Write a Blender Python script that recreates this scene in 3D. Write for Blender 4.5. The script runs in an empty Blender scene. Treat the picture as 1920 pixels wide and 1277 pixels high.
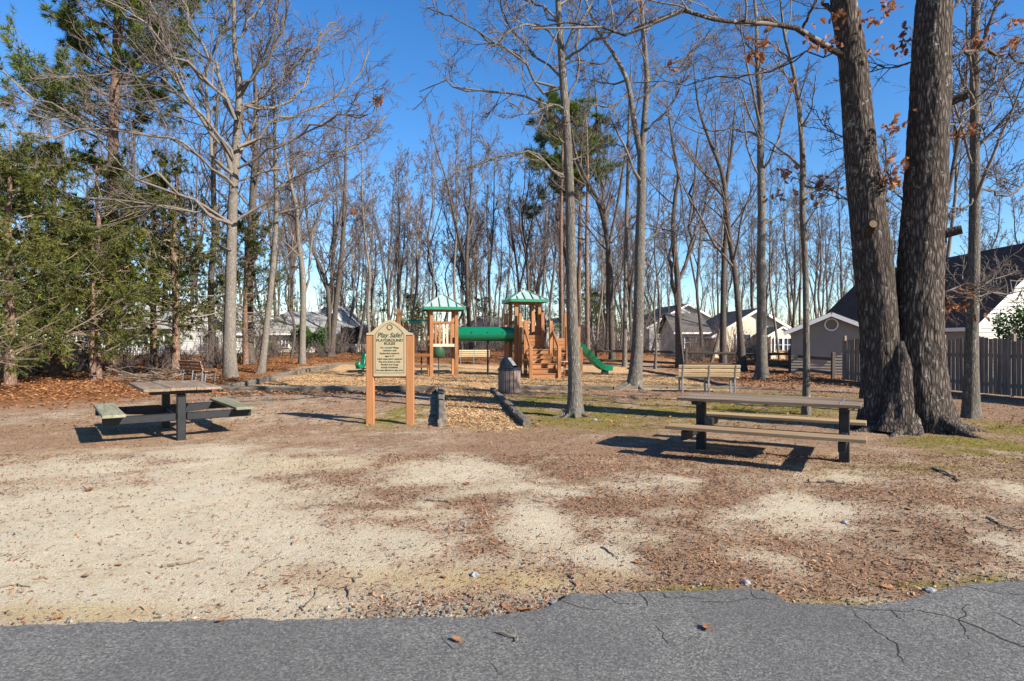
import bpy, bmesh, math, random
import numpy as np
from mathutils import Vector, Matrix

SC = bpy.context.scene
COL = SC.collection
R = math.radians
PI = math.pi

# ------------------------------------------------------------------ camera, sky, sun, exposure
EYE, FPX = 1.6, 1144.0
cam_d = bpy.data.cameras.new("camera"); cam = bpy.data.objects.new("camera", cam_d); COL.objects.link(cam)
cam.location = (0, 0, EYE); cam.rotation_euler = (R(90), 0, 0)
cam_d.sensor_width = 36.0; cam_d.lens = FPX / 1920 * 36.0
cam_d.clip_start = 0.05; cam_d.clip_end = 2000
SC.camera = cam

SUN_EL, SUN_AZ = R(31), R(124)          # azimuth clockwise from +Y (the viewing direction)
world = bpy.data.worlds.new("World"); SC.world = world; world.use_nodes = True
wn = world.node_tree; wn.nodes.clear()
sky = wn.nodes.new("ShaderNodeTexSky"); sky.sky_type = 'NISHITA'; sky.sun_disc = False
sky.sun_elevation = SUN_EL; sky.sun_rotation = SUN_AZ
sky.altitude = 200; sky.air_density = 1.0; sky.dust_density = 0.25; sky.ozone_density = 3.2
bg = wn.nodes.new("ShaderNodeBackground"); bg.inputs[1].default_value = 0.088
hsv = wn.nodes.new("ShaderNodeHueSaturation"); hsv.inputs["Saturation"].default_value = 1.29; hsv.inputs["Hue"].default_value = 0.505
wo = wn.nodes.new("ShaderNodeOutputWorld")
wn.links.new(sky.outputs[0], hsv.inputs["Color"]); wn.links.new(hsv.outputs[0], bg.inputs[0]); wn.links.new(bg.outputs[0], wo.inputs[0])

sun_d = bpy.data.lights.new("sun", 'SUN'); sun_d.energy = 5.0; sun_d.angle = R(0.5); sun_d.color = (1.0, 0.92, 0.79)
sun = bpy.data.objects.new("sun", sun_d); COL.objects.link(sun)
to_sun = Vector((math.sin(SUN_AZ) * math.cos(SUN_EL), math.cos(SUN_AZ) * math.cos(SUN_EL), math.sin(SUN_EL)))
sun.rotation_euler = to_sun.to_track_quat('Z', 'Y').to_euler(); sun.location = to_sun * 60

SC.view_settings.view_transform = 'Standard'; SC.view_settings.look = 'None'
SC.view_settings.gamma = 1.0; SC.view_settings.exposure = 1.28
SC.render.engine = 'CYCLES'
SC.cycles.max_bounces = 5; SC.cycles.diffuse_bounces = 3; SC.cycles.glossy_bounces = 2
SC.cycles.transmission_bounces = 3; SC.cycles.transparent_max_bounces = 6
SC.cycles.use_denoising = True
SC.cycles.caustics_reflective = False; SC.cycles.caustics_refractive = False

# ------------------------------------------------------------------ small maths helpers
def sstep(a, b, t):
    t = np.clip((np.asarray(t, float) - a) / (b - a), 0, 1); return t * t * (3 - 2 * t)
def _hash(ix, iy, s):
    v = np.sin(ix * 127.1 + iy * 311.7 + s * 74.7) * 43758.5453
    return v - np.floor(v)
def vnoise(x, y, s=0):
    x = np.asarray(x, float); y = np.asarray(y, float)
    ix, iy = np.floor(x), np.floor(y); fx, fy = x - ix, y - iy
    fx = fx * fx * (3 - 2 * fx); fy = fy * fy * (3 - 2 * fy)
    a = _hash(ix, iy, s); b = _hash(ix + 1, iy, s); c = _hash(ix, iy + 1, s); d = _hash(ix + 1, iy + 1, s)
    return (a * (1 - fx) + b * fx) * (1 - fy) + (c * (1 - fx) + d * fx) * fy
def fbm(x, y, o=4, s=0):
    t = 0; amp = .5; f = 1.0
    for k in range(o):
        t = t + amp * vnoise(x * f, y * f, s + k); amp *= .5; f *= 2.03
    return t / (1 - .5 ** o)
def gz(x, y):
    """height of the ground"""
    x = np.asarray(x, float); y = np.asarray(y, float)
    z = .60 * sstep(31, 46, y) * (1 - .85 * sstep(7, 13, x))
    z = z + .45 * np.exp(-((x - 8.2) / 3.0) ** 2 - ((y - 39) / 3.0) ** 2)
    z = z + .22 * np.exp(-((x + 15) / 6) ** 2 - ((y - 33) / 4.0) ** 2)
    z = z + .10 * (fbm(x * .22, y * .22, 3, 5) - .5) * sstep(6, 14, y)
    return z
def G(px, py):
    """point of the ground seen at a place of the photograph (ground taken as level)"""
    Y = FPX * EYE / (py - 638.0); return np.array([(px - 960) / FPX * Y, Y])
def W(px, py, Y):
    return np.array([(px - 960) / FPX * Y, Y, EYE + (638 - py) / FPX * Y])
def P3(x, y, dz=0.0):
    return (float(x), float(y), float(gz(x, y)) + dz)

# ------------------------------------------------------------------ mesh helpers
def mesh_np(name, V, F4=None, F3=None, smooth=False):
    me = bpy.data.meshes.new(name); V = np.asarray(V, np.float32)
    me.vertices.add(len(V)); me.vertices.foreach_set("co", V.ravel())
    parts, tot = [], []
    if F4 is not None and len(F4): parts.append(np.asarray(F4, np.int32).ravel()); tot.append(np.full(len(F4), 4, np.int32))
    if F3 is not None and len(F3): parts.append(np.asarray(F3, np.int32).ravel()); tot.append(np.full(len(F3), 3, np.int32))
    li = np.concatenate(parts); tt = np.concatenate(tot)
    st = np.zeros(len(tt), np.int32); st[1:] = np.cumsum(tt)[:-1]
    me.loops.add(len(li)); me.loops.foreach_set("vertex_index", li)
    me.polygons.add(len(tt)); me.polygons.foreach_set("loop_start", st); me.polygons.foreach_set("loop_total", tt)
    me.polygons.foreach_set("use_smooth", np.full(len(tt), bool(smooth)))
    me.update(calc_edges=True); me.validate()
    return me
def link(name, data, mat=None, parent=None, loc=None, rot=None):
    o = bpy.data.objects.new(name, data); COL.objects.link(o)
    if mat is not None and data is not None and len(data.materials) == 0: data.materials.append(mat)
    if parent is not None: o.parent = parent
    if loc is not None: o.location = loc
    if rot is not None: o.rotation_euler = rot
    return o
def tag(o, label=None, cat=None, group=None, kind=None):
    if label: o["label"] = label
    if cat: o["category"] = cat
    if group: o["group"] = group
    if kind: o["kind"] = kind
    return o
def empty(name, loc, rz=0.0, label=None, cat=None, group=None):
    o = bpy.data.objects.new(name, None); COL.objects.link(o); o.location = loc; o.rotation_euler = (0, 0, rz)
    o.empty_display_size = .2
    return tag(o, label, cat, group)
def copy_tree(root):
    r = root.copy(); COL.objects.link(r)
    for ch in list(root.children):
        c = ch.copy(); COL.objects.link(c); c.parent = r
        for g in list(ch.children):
            d = g.copy(); COL.objects.link(d); d.parent = c
    return r

class MB:
    """collects simple shapes into one mesh"""
    def __init__(s): s.v = []; s.f = []
    def add(s, v, f):
        o = len(s.v); s.v += [tuple(p) for p in v]; s.f += [tuple(i + o for i in q) for q in f]; return s
    def box(s, c, size, rz=0.0, M=None, b=0.0):
        hx, hy, hz = size[0] / 2, size[1] / 2, size[2] / 2
        b = min(b, hx * .8, hy * .8, hz * .8)
        T = Matrix.Translation(c) @ (Matrix.Rotation(rz, 4, 'Z') if M is None else M)
        if b <= 0:
            v = [(x * hx, y * hy, z * hz) for x in (-1, 1) for y in (-1, 1) for z in (-1, 1)]
            f = [(0, 1, 3, 2), (4, 6, 7, 5), (0, 4, 5, 1), (2, 3, 7, 6), (0, 2, 6, 4), (1, 5, 7, 3)]
        else:
            v = []; idx = {}
            for x in (-1, 1):
                for y in (-1, 1):
                    for z in (-1, 1):
                        for a in range(3):
                            p = [x * (hx - b), y * (hy - b), z * (hz - b)]; p[a] = (x, y, z)[a] * (hx, hy, hz)[a]
                            idx[(x, y, z, a)] = len(v); v.append(tuple(p))
            f = []
            for a in range(3):
                o1, o2 = [k for k in range(3) if k != a]
                for sgn in (-1, 1):
                    q = []
                    for s1, s2 in ((-1, -1), (1, -1), (1, 1), (-1, 1)):
                        k = [0, 0, 0]; k[a] = sgn; k[o1] = s1; k[o2] = s2; q.append(idx[(k[0], k[1], k[2], a)])
                    f.append(tuple(q))
                for s1 in (-1, 1):
                    for s2 in (-1, 1):
                        k1 = [0, 0, 0]; k1[o1] = s1; k1[o2] = s2; k1[a] = -1; k2 = list(k1); k2[a] = 1
                        f.append((idx[(*k1, o1)], idx[(*k2, o1)], idx[(*k2, o2)], idx[(*k1, o2)]))
            for x in (-1, 1):
                for y in (-1, 1):
                    for z in (-1, 1): f.append(tuple(idx[(x, y, z, a)] for a in range(3)))
        return s.add([T @ Vector(p) for p in v], f)
    def bar(s, p, q, w, h, b=0.0):
        """a box from p to q, w wide (sideways), h high"""
        p, q = Vector(p), Vector(q); d = q - p; L = d.length
        x = d.normalized(); up = Vector((0, 0, 1))
        if abs(x.z) > .98: up = Vector((0, 1, 0))
        y = up.cross(x).normalized(); z = x.cross(y)
        M = Matrix((x, y, z)).transposed().to_4x4()
        return s.box((p + q) / 2, (L, w, h), M=M, b=b)
    def tube(s, pts, rad, n=10, caps=True):
        pts = [Vector(p) for p in pts]
        if not hasattr(rad, '__len__'): rad = [rad] * len(pts)
        v = []; f = []
        for i, p in enumerate(pts):
            t = (pts[min(i + 1, len(pts) - 1)] - pts[max(i - 1, 0)]).normalized()
            ref = Vector((0, 0, 1)) if abs(t.z) < .9 else Vector((0, 1, 0))
            u = t.cross(ref).normalized(); w = t.cross(u)
            for k in range(n):
                a = 2 * PI * k / n; v.append(p + u * (rad[i] * math.cos(a)) + w * (rad[i] * math.sin(a)))
        for i in range(len(pts) - 1):
            for k in range(n):
                f.append((i * n + k, i * n + (k + 1) % n, (i + 1) * n + (k + 1) % n, (i + 1) * n + k))
        if caps:
            f.append(tuple(range(n))[::-1]); f.append(tuple((len(pts) - 1) * n + k for k in range(n)))
        return s.add(v, f)
    def lathe(s, prof, n=20, c=(0, 0, 0)):
        v = []; f = []; c = Vector(c)
        for r, z in prof:
            for k in range(n):
                a = 2 * PI * k / n; v.append(c + Vector((r * math.cos(a), r * math.sin(a), z)))
        for i in range(len(prof) - 1):
            for k in range(n): f.append((i * n + k, i * n + (k + 1) % n, (i + 1) * n + (k + 1) % n, (i + 1) * n + k))
        f.append(tuple(range(n))[::-1]); f.append(tuple((len(prof) - 1) * n + k for k in range(n)))
        return s.add(v, f)
    def prism(s, outline, y0, y1):
        """outline in x,z pushed through from y0 to y1"""
        n = len(outline); v = [(x, y0, z) for x, z in outline] + [(x, y1, z) for x, z in outline]
        f = [tuple(range(n)), tuple(range(2 * n - 1, n - 1, -1))]
        for k in range(n): f.append((k, (k + 1) % n + 0, (k + 1) % n + n, k + n)[::-1])
        return s.add(v, f)
    def mesh(s, name, smooth=False):
        me = bpy.data.meshes.new(name); me.from_pydata(s.v, [], s.f)
        bm = bmesh.new(); bm.from_mesh(me); bmesh.ops.recalc_face_normals(bm, faces=bm.faces); bm.to_mesh(me); bm.free()
        if smooth:
            me.polygons.foreach_set("use_smooth", [True] * len(me.polygons))
            me.set_sharp_from_angle(angle=R(40))
        return me
    def build(s, name, mat, parent=None, loc=None, rot=None, smooth=False):
        return link(name, s.mesh(name, smooth), mat, parent, loc, rot)

_pc = {}
def plank(name, parent, size, loc, mat, rot=(0, 0, 0), b=.006):
    """a bevelled board, long axis along its own X; alike boards share their mesh"""
    k = (tuple(round(v, 3) for v in size), mat.name, b)
    if k not in _pc: _pc[k] = MB().box((0, 0, 0), size, b=b).mesh(name); _pc[k].materials.append(mat)
    return link(name, _pc[k], None, parent, loc, rot)
def board(name, parent, p, q, w, h, mat, b=.006):
    """a board between two points"""
    p, q = Vector(p), Vector(q); d = q - p; x = d.normalized(); up = Vector((0, 0, 1))
    if abs(x.z) > .98: up = Vector((0, 1, 0))
    y = up.cross(x).normalized(); z = x.cross(y); M = Matrix((x, y, z)).transposed()
    return plank(name, parent, (d.length, w, h), (p + q) / 2, mat, M.to_euler(), b)

# ------------------------------------------------------------------ materials
class NT:
    def __init__(s, name):
        s.m = bpy.data.materials.new(name); s.m.use_nodes = True; s.t = s.m.node_tree
        s.b = s.t.nodes["Principled BSDF"]; s.out = s.t.nodes["Material Output"]
    def n(s, typ, **kw):
        nd = s.t.nodes.new("ShaderNode" + typ)
        for k, v in kw.items():
            if k.startswith('_'): setattr(nd, k[1:], v)
            else:
                key = int(k[1:]) if k[0] == 'i' and k[1:].isdigit() else k
                if isinstance(v, bpy.types.NodeSocket): s.t.links.new(v, nd.inputs[key])
                else: nd.inputs[key].default_value = v
        return nd
    def math(s, op, a, b=0.0, clamp=False):
        return s.n("Math", _operation=op, _use_clamp=clamp, i0=a, i1=b).outputs[0]
    def mix(s, f, a, b, mode='MIX'):
        nd = s.t.nodes.new("ShaderNodeMix"); nd.data_type = 'RGBA'; nd.blend_type = mode
        for k, v in ((0, f), (6, a), (7, b)):
            if isinstance(v, bpy.types.NodeSocket): s.t.links.new(v, nd.inputs[k])
            else: nd.inputs[k].default_value = v if k == 0 else (v[0], v[1], v[2], 1)
        return nd.outputs[2]
    def ramp(s, f, stops, interp='LINEAR'):
        nd = s.t.nodes.new("ShaderNodeValToRGB"); cr = nd.color_ramp; cr.interpolation = interp
        while len(cr.elements) < len(stops): cr.elements.new(.5)
        for e, (p, c) in zip(cr.elements, stops):
            e.position = p; e.color = (c[0], c[1], c[2], 1) if hasattr(c, '__len__') else (c, c, c, 1)
        s.t.links.new(f, nd.inputs[0]); return nd.outputs[0]
    def noise(s, co, scale, detail=3, rough=.55, out=0, dist=0.0):
        return s.n("TexNoise", Vector=co, Scale=scale, Detail=detail, Roughness=rough, Distortion=dist).outputs[out]
    def voro(s, co, scale, feature='F1', out=0):
        return s.n("TexVoronoi", _feature=feature, Vector=co, Scale=scale).outputs[out]
    def obj(s): return s.n("TexCoord").outputs["Object"]
    def pos(s): return s.n("NewGeometry").outputs["Position"]
    def map(s, co, sc=(1, 1, 1), loc=(0, 0, 0)):
        return s.n("Mapping", Vector=co, Scale=sc, Location=loc).outputs[0]
    def attr(s, name): return s.n("Attribute", _attribute_name=name).outputs["Fac"]
    def island(s): return s.n("NewGeometry").outputs["Random Per Island"]
    def rnd(s): return s.n("ObjectInfo").outputs["Random"]
    def jitter(s, co):
        v = s.n("VectorMath", _operation='SCALE', i0=(13.7, 7.1, 9.3)); s.t.links.new(s.rnd(), v.inputs["Scale"])
        return s.n("VectorMath", _operation='ADD', i0=co, i1=v.outputs[0]).outputs[0]
    def col(s, c):
        if isinstance(c, bpy.types.NodeSocket): s.t.links.new(c, s.b.inputs["Base Color"])
        else: s.b.inputs["Base Color"].default_value = (c[0], c[1], c[2], 1)
        return s
    def rough(s, r):
        if isinstance(r, bpy.types.NodeSocket): s.t.links.new(r, s.b.inputs["Roughness"])
        else: s.b.inputs["Roughness"].default_value = r
        return s
    def spec(s, v): s.b.inputs["Specular IOR Level"].default_value = v; return s
    def bump(s, h, strength=.5, dist=.02):
        nd = s.n("Bump", Height=h, Strength=strength, Distance=dist)
        s.t.links.new(nd.outputs[0], s.b.inputs["Normal"]); return s
    def translucent(s, c, f=.3):
        tr = s.n("BsdfTranslucent", Color=c if isinstance(c, bpy.types.NodeSocket) else (c[0], c[1], c[2], 1))
        mx = s.n("MixShader", i0=f); s.t.links.new(s.b.outputs[0], mx.inputs[1]); s.t.links.new(tr.outputs[0], mx.inputs[2])
        s.t.links.new(mx.outputs[0], s.out.inputs[0]); return s

M = {}
def m_wood(name, c_dark, c_mid, c_light, rough=.75, grain=26., weather=.5):
    """boards: grain runs along the board's own X axis"""
    t = NT(name); co = t.jitter(t.obj())
    g = t.noise(t.map(co, (1.2, grain, grain)), 1.0, 5, .6, dist=.6)
    g2 = t.noise(t.map(co, (.7, 60, 60)), 1.0, 3, .6)
    k = t.mix(t.math('MULTIPLY', g2, .5), t.ramp(g, [(.28, c_dark), (.5, c_mid), (.72, c_light)]), c_dark)
    big = t.noise(co, 2.2, 3)
    k = t.mix(t.math('MULTIPLY', t.ramp(big, [(.4, 0), (.7, 1)]), weather), k, tuple(v * .62 for v in c_mid))
    hv = t.n("HueSaturation", Value=t.math('MULTIPLY_ADD', t.rnd(), .3), Color=k)
    hv.inputs["Value"].links[0].from_node.inputs[2].default_value = .85
    t.col(hv.outputs[0]).rough(rough).spec(.25).bump(t.math('ADD', g, g2), .35, .004); M[name] = t.m
def m_flat(name, c, rough=.6, spec=.4, var=.12, scale=6., bump=.0, metal=0.0):
    t = NT(name); co = t.pos(); n = t.noise(co, scale, 4)
    k = t.mix(t.ramp(n, [(.3, 0), (.7, 1)]), tuple(v * (1 - var) for v in c), tuple(min(1, v * (1 + var)) for v in c))
    t.col(k).rough(rough).spec(spec); t.b.inputs["Metallic"].default_value = metal
    if bump: t.bump(t.noise(co, scale * 12, 2), bump, .004)
    M[name] = t.m
m_wood('play_wood', (.225, .096, .038), (.31, .138, .056), (.37, .175, .080), .6, 18, .15)
m_wood('beige_wood', (.38, .33, .245), (.47, .41, .31), (.54, .48, .37), .6, 18, .1)
m_wood('grey_wood', (.08, .054, .036), (.195, .145, .103), (.32, .25, .185), .85, 26, .35)
m_wood('mossy_wood', (.10, .095, .065), (.20, .197, .135), (.30, .29, .205), .85, 22, .35)
m_wood('tan_wood', (.17, .11, .06), (.31, .215, .125), (.42, .31, .19), .8, 24, .3)
m_wood('bench_brown', (.22, .10, .045), (.38, .185, .085), (.50, .27, .14), .7, 24, .2)
m_wood('bench_pine', (.36, .26, .135), (.48, .36, .205), (.57, .45, .275), .7, 20, .15)
m_wood('fence_wood', (.11, .080, .062), (.24, .185, .148), (.34, .275, .225), .9, 22, .4)
m_wood('rail_wood', (.05, .04, .03), (.10, .08, .065), (.16, .13, .11), .9, 22, .4)
m_wood('timber_wood', (.05, .042, .032), (.16, .135, .105), (.28, .235, .18), .9, 18, .5)
m_wood('can_slat', (.13, .09, .07), (.27, .20, .165), (.40, .32, .27), .8, 22, .25)
m_wood('deck_wood', (.38, .25, .11), (.50, .34, .16), (.58, .42, .22), .8, 18, .2)
m_flat('black_metal', (.012, .013, .016), .5, .3, .25, 9, .05)
m_flat('grey_metal', (.16, .17, .18), .45, .5, .2, 9)
m_flat('green_plastic', (.002, .13, .062), .26, .5, .10, 4)
m_flat('green_metal', (.012, .16, .09), .35, .5, .15, 4)
m_flat('dark_green', (.02, .06, .03), .4, .5, .2, 5)
m_flat('roof_glare', (.27, .33, .315), .35, .5, .08, 3)  # green roof metal, its sun glare painted in as a pale tone
m_flat('black_plastic', (.016, .018, .024), .38, .5, .2, 8)
m_flat('bolt', (.01, .01, .012), .5)
m_flat('sign_panel', (.33, .262, .165), .55, .3, .06, 9)
m_flat('sign_ink', (.012, .05, .028), .6, .3, .05)
m_flat('white_paint', (.72, .72, .71), .55, .3, .05, 3)
m_flat('cream_siding', (.52, .50, .42), .6, .3, .05, 1.5)
m_flat('white_siding', (.50, .49, .465), .6, .3, .05, 1.5)
m_flat('beige_siding', (.62, .53, .39), .6, .3, .07, 1.5)
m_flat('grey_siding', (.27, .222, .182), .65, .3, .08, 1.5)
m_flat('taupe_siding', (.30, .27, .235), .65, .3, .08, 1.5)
m_flat('trampoline_net', (.018, .018, .02), .8, .2, .3, 8)
m_flat('pebble_grey', (.20, .21, .22), .8, .3, .3, 30)
t = NT('window_glass'); t.col((.03, .045, .07)).rough(.06).spec(.8); M['window_glass'] = t.m
def m_shingle(name, c):
    t = NT(name); co = t.pos(); br = t.n("TexBrick", Vector=t.map(co, (1, 1, 1)), Scale=1.0)
    n = t.noise(t.map(co, (3.2, 3.2, 7.5)), 1.0, 3); n2 = t.noise(co, .6, 3); n3 = t.noise(co, 40, 2)
    f = t.math('ADD', t.math('MULTIPLY', n, .5), t.math('ADD', t.math('MULTIPLY', n2, .3), t.math('MULTIPLY', n3, .3)))
    t.t.nodes.remove(br)
    t.col(t.ramp(f, [(.35, tuple(v * .65 for v in c)), (.75, tuple(v * 1.3 for v in c))])).rough(.9).spec(.15).bump(n, .3, .02); M[name] = t.m
m_shingle('grey_shingle', (.27, .262, .25)); m_shingle('brown_shingle', (.095, .058, .045)); m_shingle('dark_shingle', (.10, .09, .083))
m_shingle('tan_shingle', (.20, .12, .08))

def m_bark(name, dark, mid, light, sc=1.0, lich=.35, bump=.7, ridge=.12, vw=.25, vs=22.):
    t = NT(name); co = t.jitter(t.obj())
    v = t.voro(t.map(co, (vs * sc, vs * sc, vs * sc * ridge * 1.3)), 1.0, 'DISTANCE_TO_EDGE')
    n = t.noise(t.map(co, (20 * sc, 20 * sc, 20 * sc * ridge)), 1.0, 6, .7, dist=1.1)
    big = t.noise(t.map(co, (1.6, 1.6, .7)), 1.0, 4)
    fine = t.noise(co, 55 * sc, 3)
    h = t.math('ADD', t.math('MULTIPLY', t.ramp(v, [(0, 0), (.30, 1)]), vw), t.math('MULTIPLY', n, 1.1 - vw))
    k = t.ramp(h, [(.30, dark), (.62, mid), (.95, light)])
    k = t.mix(t.math('MULTIPLY', t.ramp(big, [(.42, 0), (.68, 1)]), .45), k, tuple(x * .5 for x in mid))
    li = t.math('MULTIPLY', t.ramp(t.noise(co, 5.5 * sc, 5, .7), [(.60, 0), (.66, 1)]), lich)
    k = t.mix(li, k, (.42, .43, .38))
    k = t.mix(t.math('MULTIPLY', fine, .35), k, dark)
    t.col(k).rough(.92).spec(.12).bump(t.math('ADD', h, t.math('MULTIPLY', fine, .3)), bump, .03); M[name] = t.m
m_bark('oak_bark', (.022, .017, .015), (.085, .068, .058), (.24, .205, .175), 1.1, .5, 1.0, .17, .42, 18.)
m_bark('grey_bark', (.055, .047, .040), (.165, .147, .126), (.36, .33, .295), 1.3, .5, .9, .16)
m_bark('pale_bark', (.08, .068, .057), (.21, .184, .157), (.40, .365, .32), 1.3, .4, .8, .2)
m_bark('brown_bark', (.038, .031, .026), (.112, .093, .08), (.25, .218, .19), 1.3, .25, .7, .16)
m_bark('pine_bark', (.085, .05, .036), (.235, .15, .11), (.38, .27, .215), .9, .05, .9, .28, .4, 16.)
def m_twig(name, a, b):
    t = NT(name); n = t.noise(t.obj(), .9, 3); t.col(t.mix(t.ramp(n, [(.3, 0), (.7, 1)]), a, b)).rough(.9).spec(.1); M[name] = t.m
m_twig('branch_bark', (.085, .070, .058), (.20, .17, .145)); m_twig('twig_bark', (.075, .06, .054), (.155, .128, .115))
m_twig('twig_red', (.10, .072, .068), (.19, .145, .135)); m_twig('dead_twig', (.13, .10, .075), (.25, .20, .15))
def m_leaf(name, stops, tr=.3, rough=.65, sc=.7):
    t = NT(name); r = t.island(); n = t.noise(t.obj(), sc, 2)
    f = t.math('ADD', t.math('MULTIPLY', r, .65), t.math('MULTIPLY', t.ramp(n, [(.3, 0), (.7, 1)]), .35))
    k = t.ramp(f, stops); t.col(k).rough(rough).spec(.2)
    if tr: t.translucent(k, tr)
    M[name] = t.m
m_leaf('pine_needle', [(0, (.035, .065, .016)), (.5, (.085, .125, .026)), (1, (.20, .21, .045))], .3)
m_leaf('cedar_needle', [(0, (.026, .042, .010)), (.5, (.080, .098, .020)), (1, (.215, .20, .045))], .32)
m_leaf('holly_leaf', [(0, (.02, .05, .012)), (.6, (.05, .11, .025)), (1, (.15, .20, .05))], .2, .6)
m_leaf('oak_leaf', [(0, (.13, .05, .022)), (.5, (.26, .105, .045)), (1, (.38, .20, .10))], .3)
m_leaf('litter_leaf', [(0, (.09, .038, .018)), (.3, (.20, .082, .034)), (.65, (.30, .135, .056)), (1, (.40, .225, .115))], .15, .7)
m_leaf('litter_chip', [(0, (.03, .02, .015)), (.3, (.10, .05, .03)), (.65, (.235, .115, .06)), (1, (.40, .26, .15))], 0, .85)
m_leaf('wood_chip', [(0, (.16, .09, .045)), (.4, (.34, .21, .105)), (.75, (.49, .335, .185)), (1, (.60, .45, .28))], 0, .8)
m_leaf('gravel_stone', [(0, (.05, .048, .045)), (.4, (.11, .108, .10)), (.75, (.20, .185, .165)), (1, (.40, .35, .29))], 0, .8)
m_leaf('straw', [(0, (.22, .10, .05)), (.5, (.36, .21, .11)), (1, (.50, .36, .21))], 0, .8)
m_leaf('moss_tuft', [(0, (.07, .075, .012)), (.5, (.15, .14, .02)), (1, (.24, .21, .035))], .2, .8)

# ------------------------------------------------------------------ the ground
def ell(x, y, cx, cy, rx, ry, k=1.0):
    """soft oval patch on the ground, given where the photograph shows it"""
    c = G(cx, cy); rxm = rx / FPX * c[1]; rym = ry * c[1] ** 2 / (FPX * EYE)
    d = ((x - c[0]) / rxm) ** 2 + ((y - c[1]) / rym) ** 2
    return k * np.exp(-.8 * d ** 1.4)
SAND = [(230, 990, 400, 120, 1.15), (90, 880, 170, 22, .8), (420, 880, 160, 26, .7), (830, 885, 150, 26, 1.0), (540, 1000, 90, 45, 1.0), (700, 1010, 110, 26, .85), (760, 1040, 150, 22, .5),
        (770, 962, 110, 14, .7), (1010, 985, 75, 40, 1.15), (990, 925, 100, 12, .9), (1150, 905, 60, 12, .6), (1235, 895, 80, 14, .8), (1170, 990, 60, 22, .9), (1130, 1040, 70, 26, .8), (1503, 955, 95, 24, 1.25),
        (1405, 968, 50, 14, .8), (1438, 1033, 60, 20, .9), (1590, 988, 70, 15, .9), (1655, 1002, 60, 12, .6), (1900, 1033, 45, 34, .8), (1900, 915, 60, 22, .8), (860, 1070, 300, 16, .6), (250, 1130, 330, 28, .9), (1565, 895, 60, 9, .9),
        (380, 850, 160, 12, .6), (660, 862, 70, 10, .7), (1250, 960, 50, 10, .5), (1660, 1105, 160, 12, .5), (1340, 985, 40, 10, .5), (620, 930, 60, 10, .5)]
LITT = [(689, 889, 85, 16, .8), (784, 915, 55, 12, .9), (660, 951, 100, 12, .9), (612, 992, 36, 22, .8), (885, 948, 45, 10, .9), (930, 964, 42, 22, 1.0), (915, 1006, 28, 20, .9), (1062, 886, 85, 22, 1.0), (1112, 943, 40, 28, 1.0), (1180, 950, 70, 12, .9),
        (1215, 1045, 50, 28, .9), (774, 976, 30, 8, .7), (869, 1030, 24, 16, .7), (1090, 1006, 26, 12, .7), (1330, 1055, 100, 42, .8), (1560, 1058, 110, 34, .8), (1750, 1000, 130, 36, .7), (1330, 930, 90, 18, .8), (1320, 985, 50, 14, .6), (1740, 930, 120, 22, .6),
        (560, 905, 60, 10, .6), (470, 925, 50, 8, .5), (560, 1075, 60, 10, .5), (900, 850, 300, 14, .5)]
YEL = [(980, 1085, 260, 22, .9), (1270, 1092, 140, 14, .8), (130, 1145, 220, 18, .6), (130, 812, 230, 34, .75), (740, 1080, 140, 20, .5), (1480, 1105, 100, 12, .5), (600, 870, 200, 16, .3)]
MOSS = [(1150, 776, 180, 22, 1.0), (1420, 760, 200, 16, .9), (752, 778, 62, 18, .9), (1500, 748, 140, 16, .8), (1840, 838, 120, 24, .9), (1330, 776, 110, 14, .6), (1700, 880, 200, 14, .4), (1880, 800, 90, 14, .8),
        (1570, 1133, 130, 9, 1.2), (1310, 1104, 80, 7, 1.), (1880, 1087, 70, 8, 1.), (1760, 1095, 90, 6, .8), (1040, 748, 90, 8, .8), (1000, 765, 60, 10, .6), (1620, 775, 120, 14, .6), (1380, 745, 80, 8, .6), (440, 1165, 20, 2, .8)]
PATH = [(-1.28, 11.15), (.27, 11.2), (-.62, 19.6), (-2.25, 19.4)]
def path_mask(x, y):
    f = np.clip((y - 11.15) / 8.4, -1, 1)
    xl = -1.20 + f * -1.0; xr = .22 + f * -.86
    n = (fbm(x * 2, y * 2, 3, 31) - .5)
    m = sstep(-.05, .12, x - xl + n * .1) * sstep(-.05, .12, xr - x + n * .1)
    return m * sstep(10.75, 11.5, y + n * 1.6) * (1 - sstep(19.3, 20, y))
def play_mask(x, y):
    n = (fbm(x * .9, y * .9, 3, 41) - .5) * .5
    xl = -9.1 - .9 * sstep(19, 31, y)
    return sstep(0, .25, x - xl + n * .3) * sstep(0, .8, 7.5 - x + n) * sstep(0, .15, y - (19.15 + .03 * (x + 9) * .6)) * sstep(0, 1.2, 36 - y + n)
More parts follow.
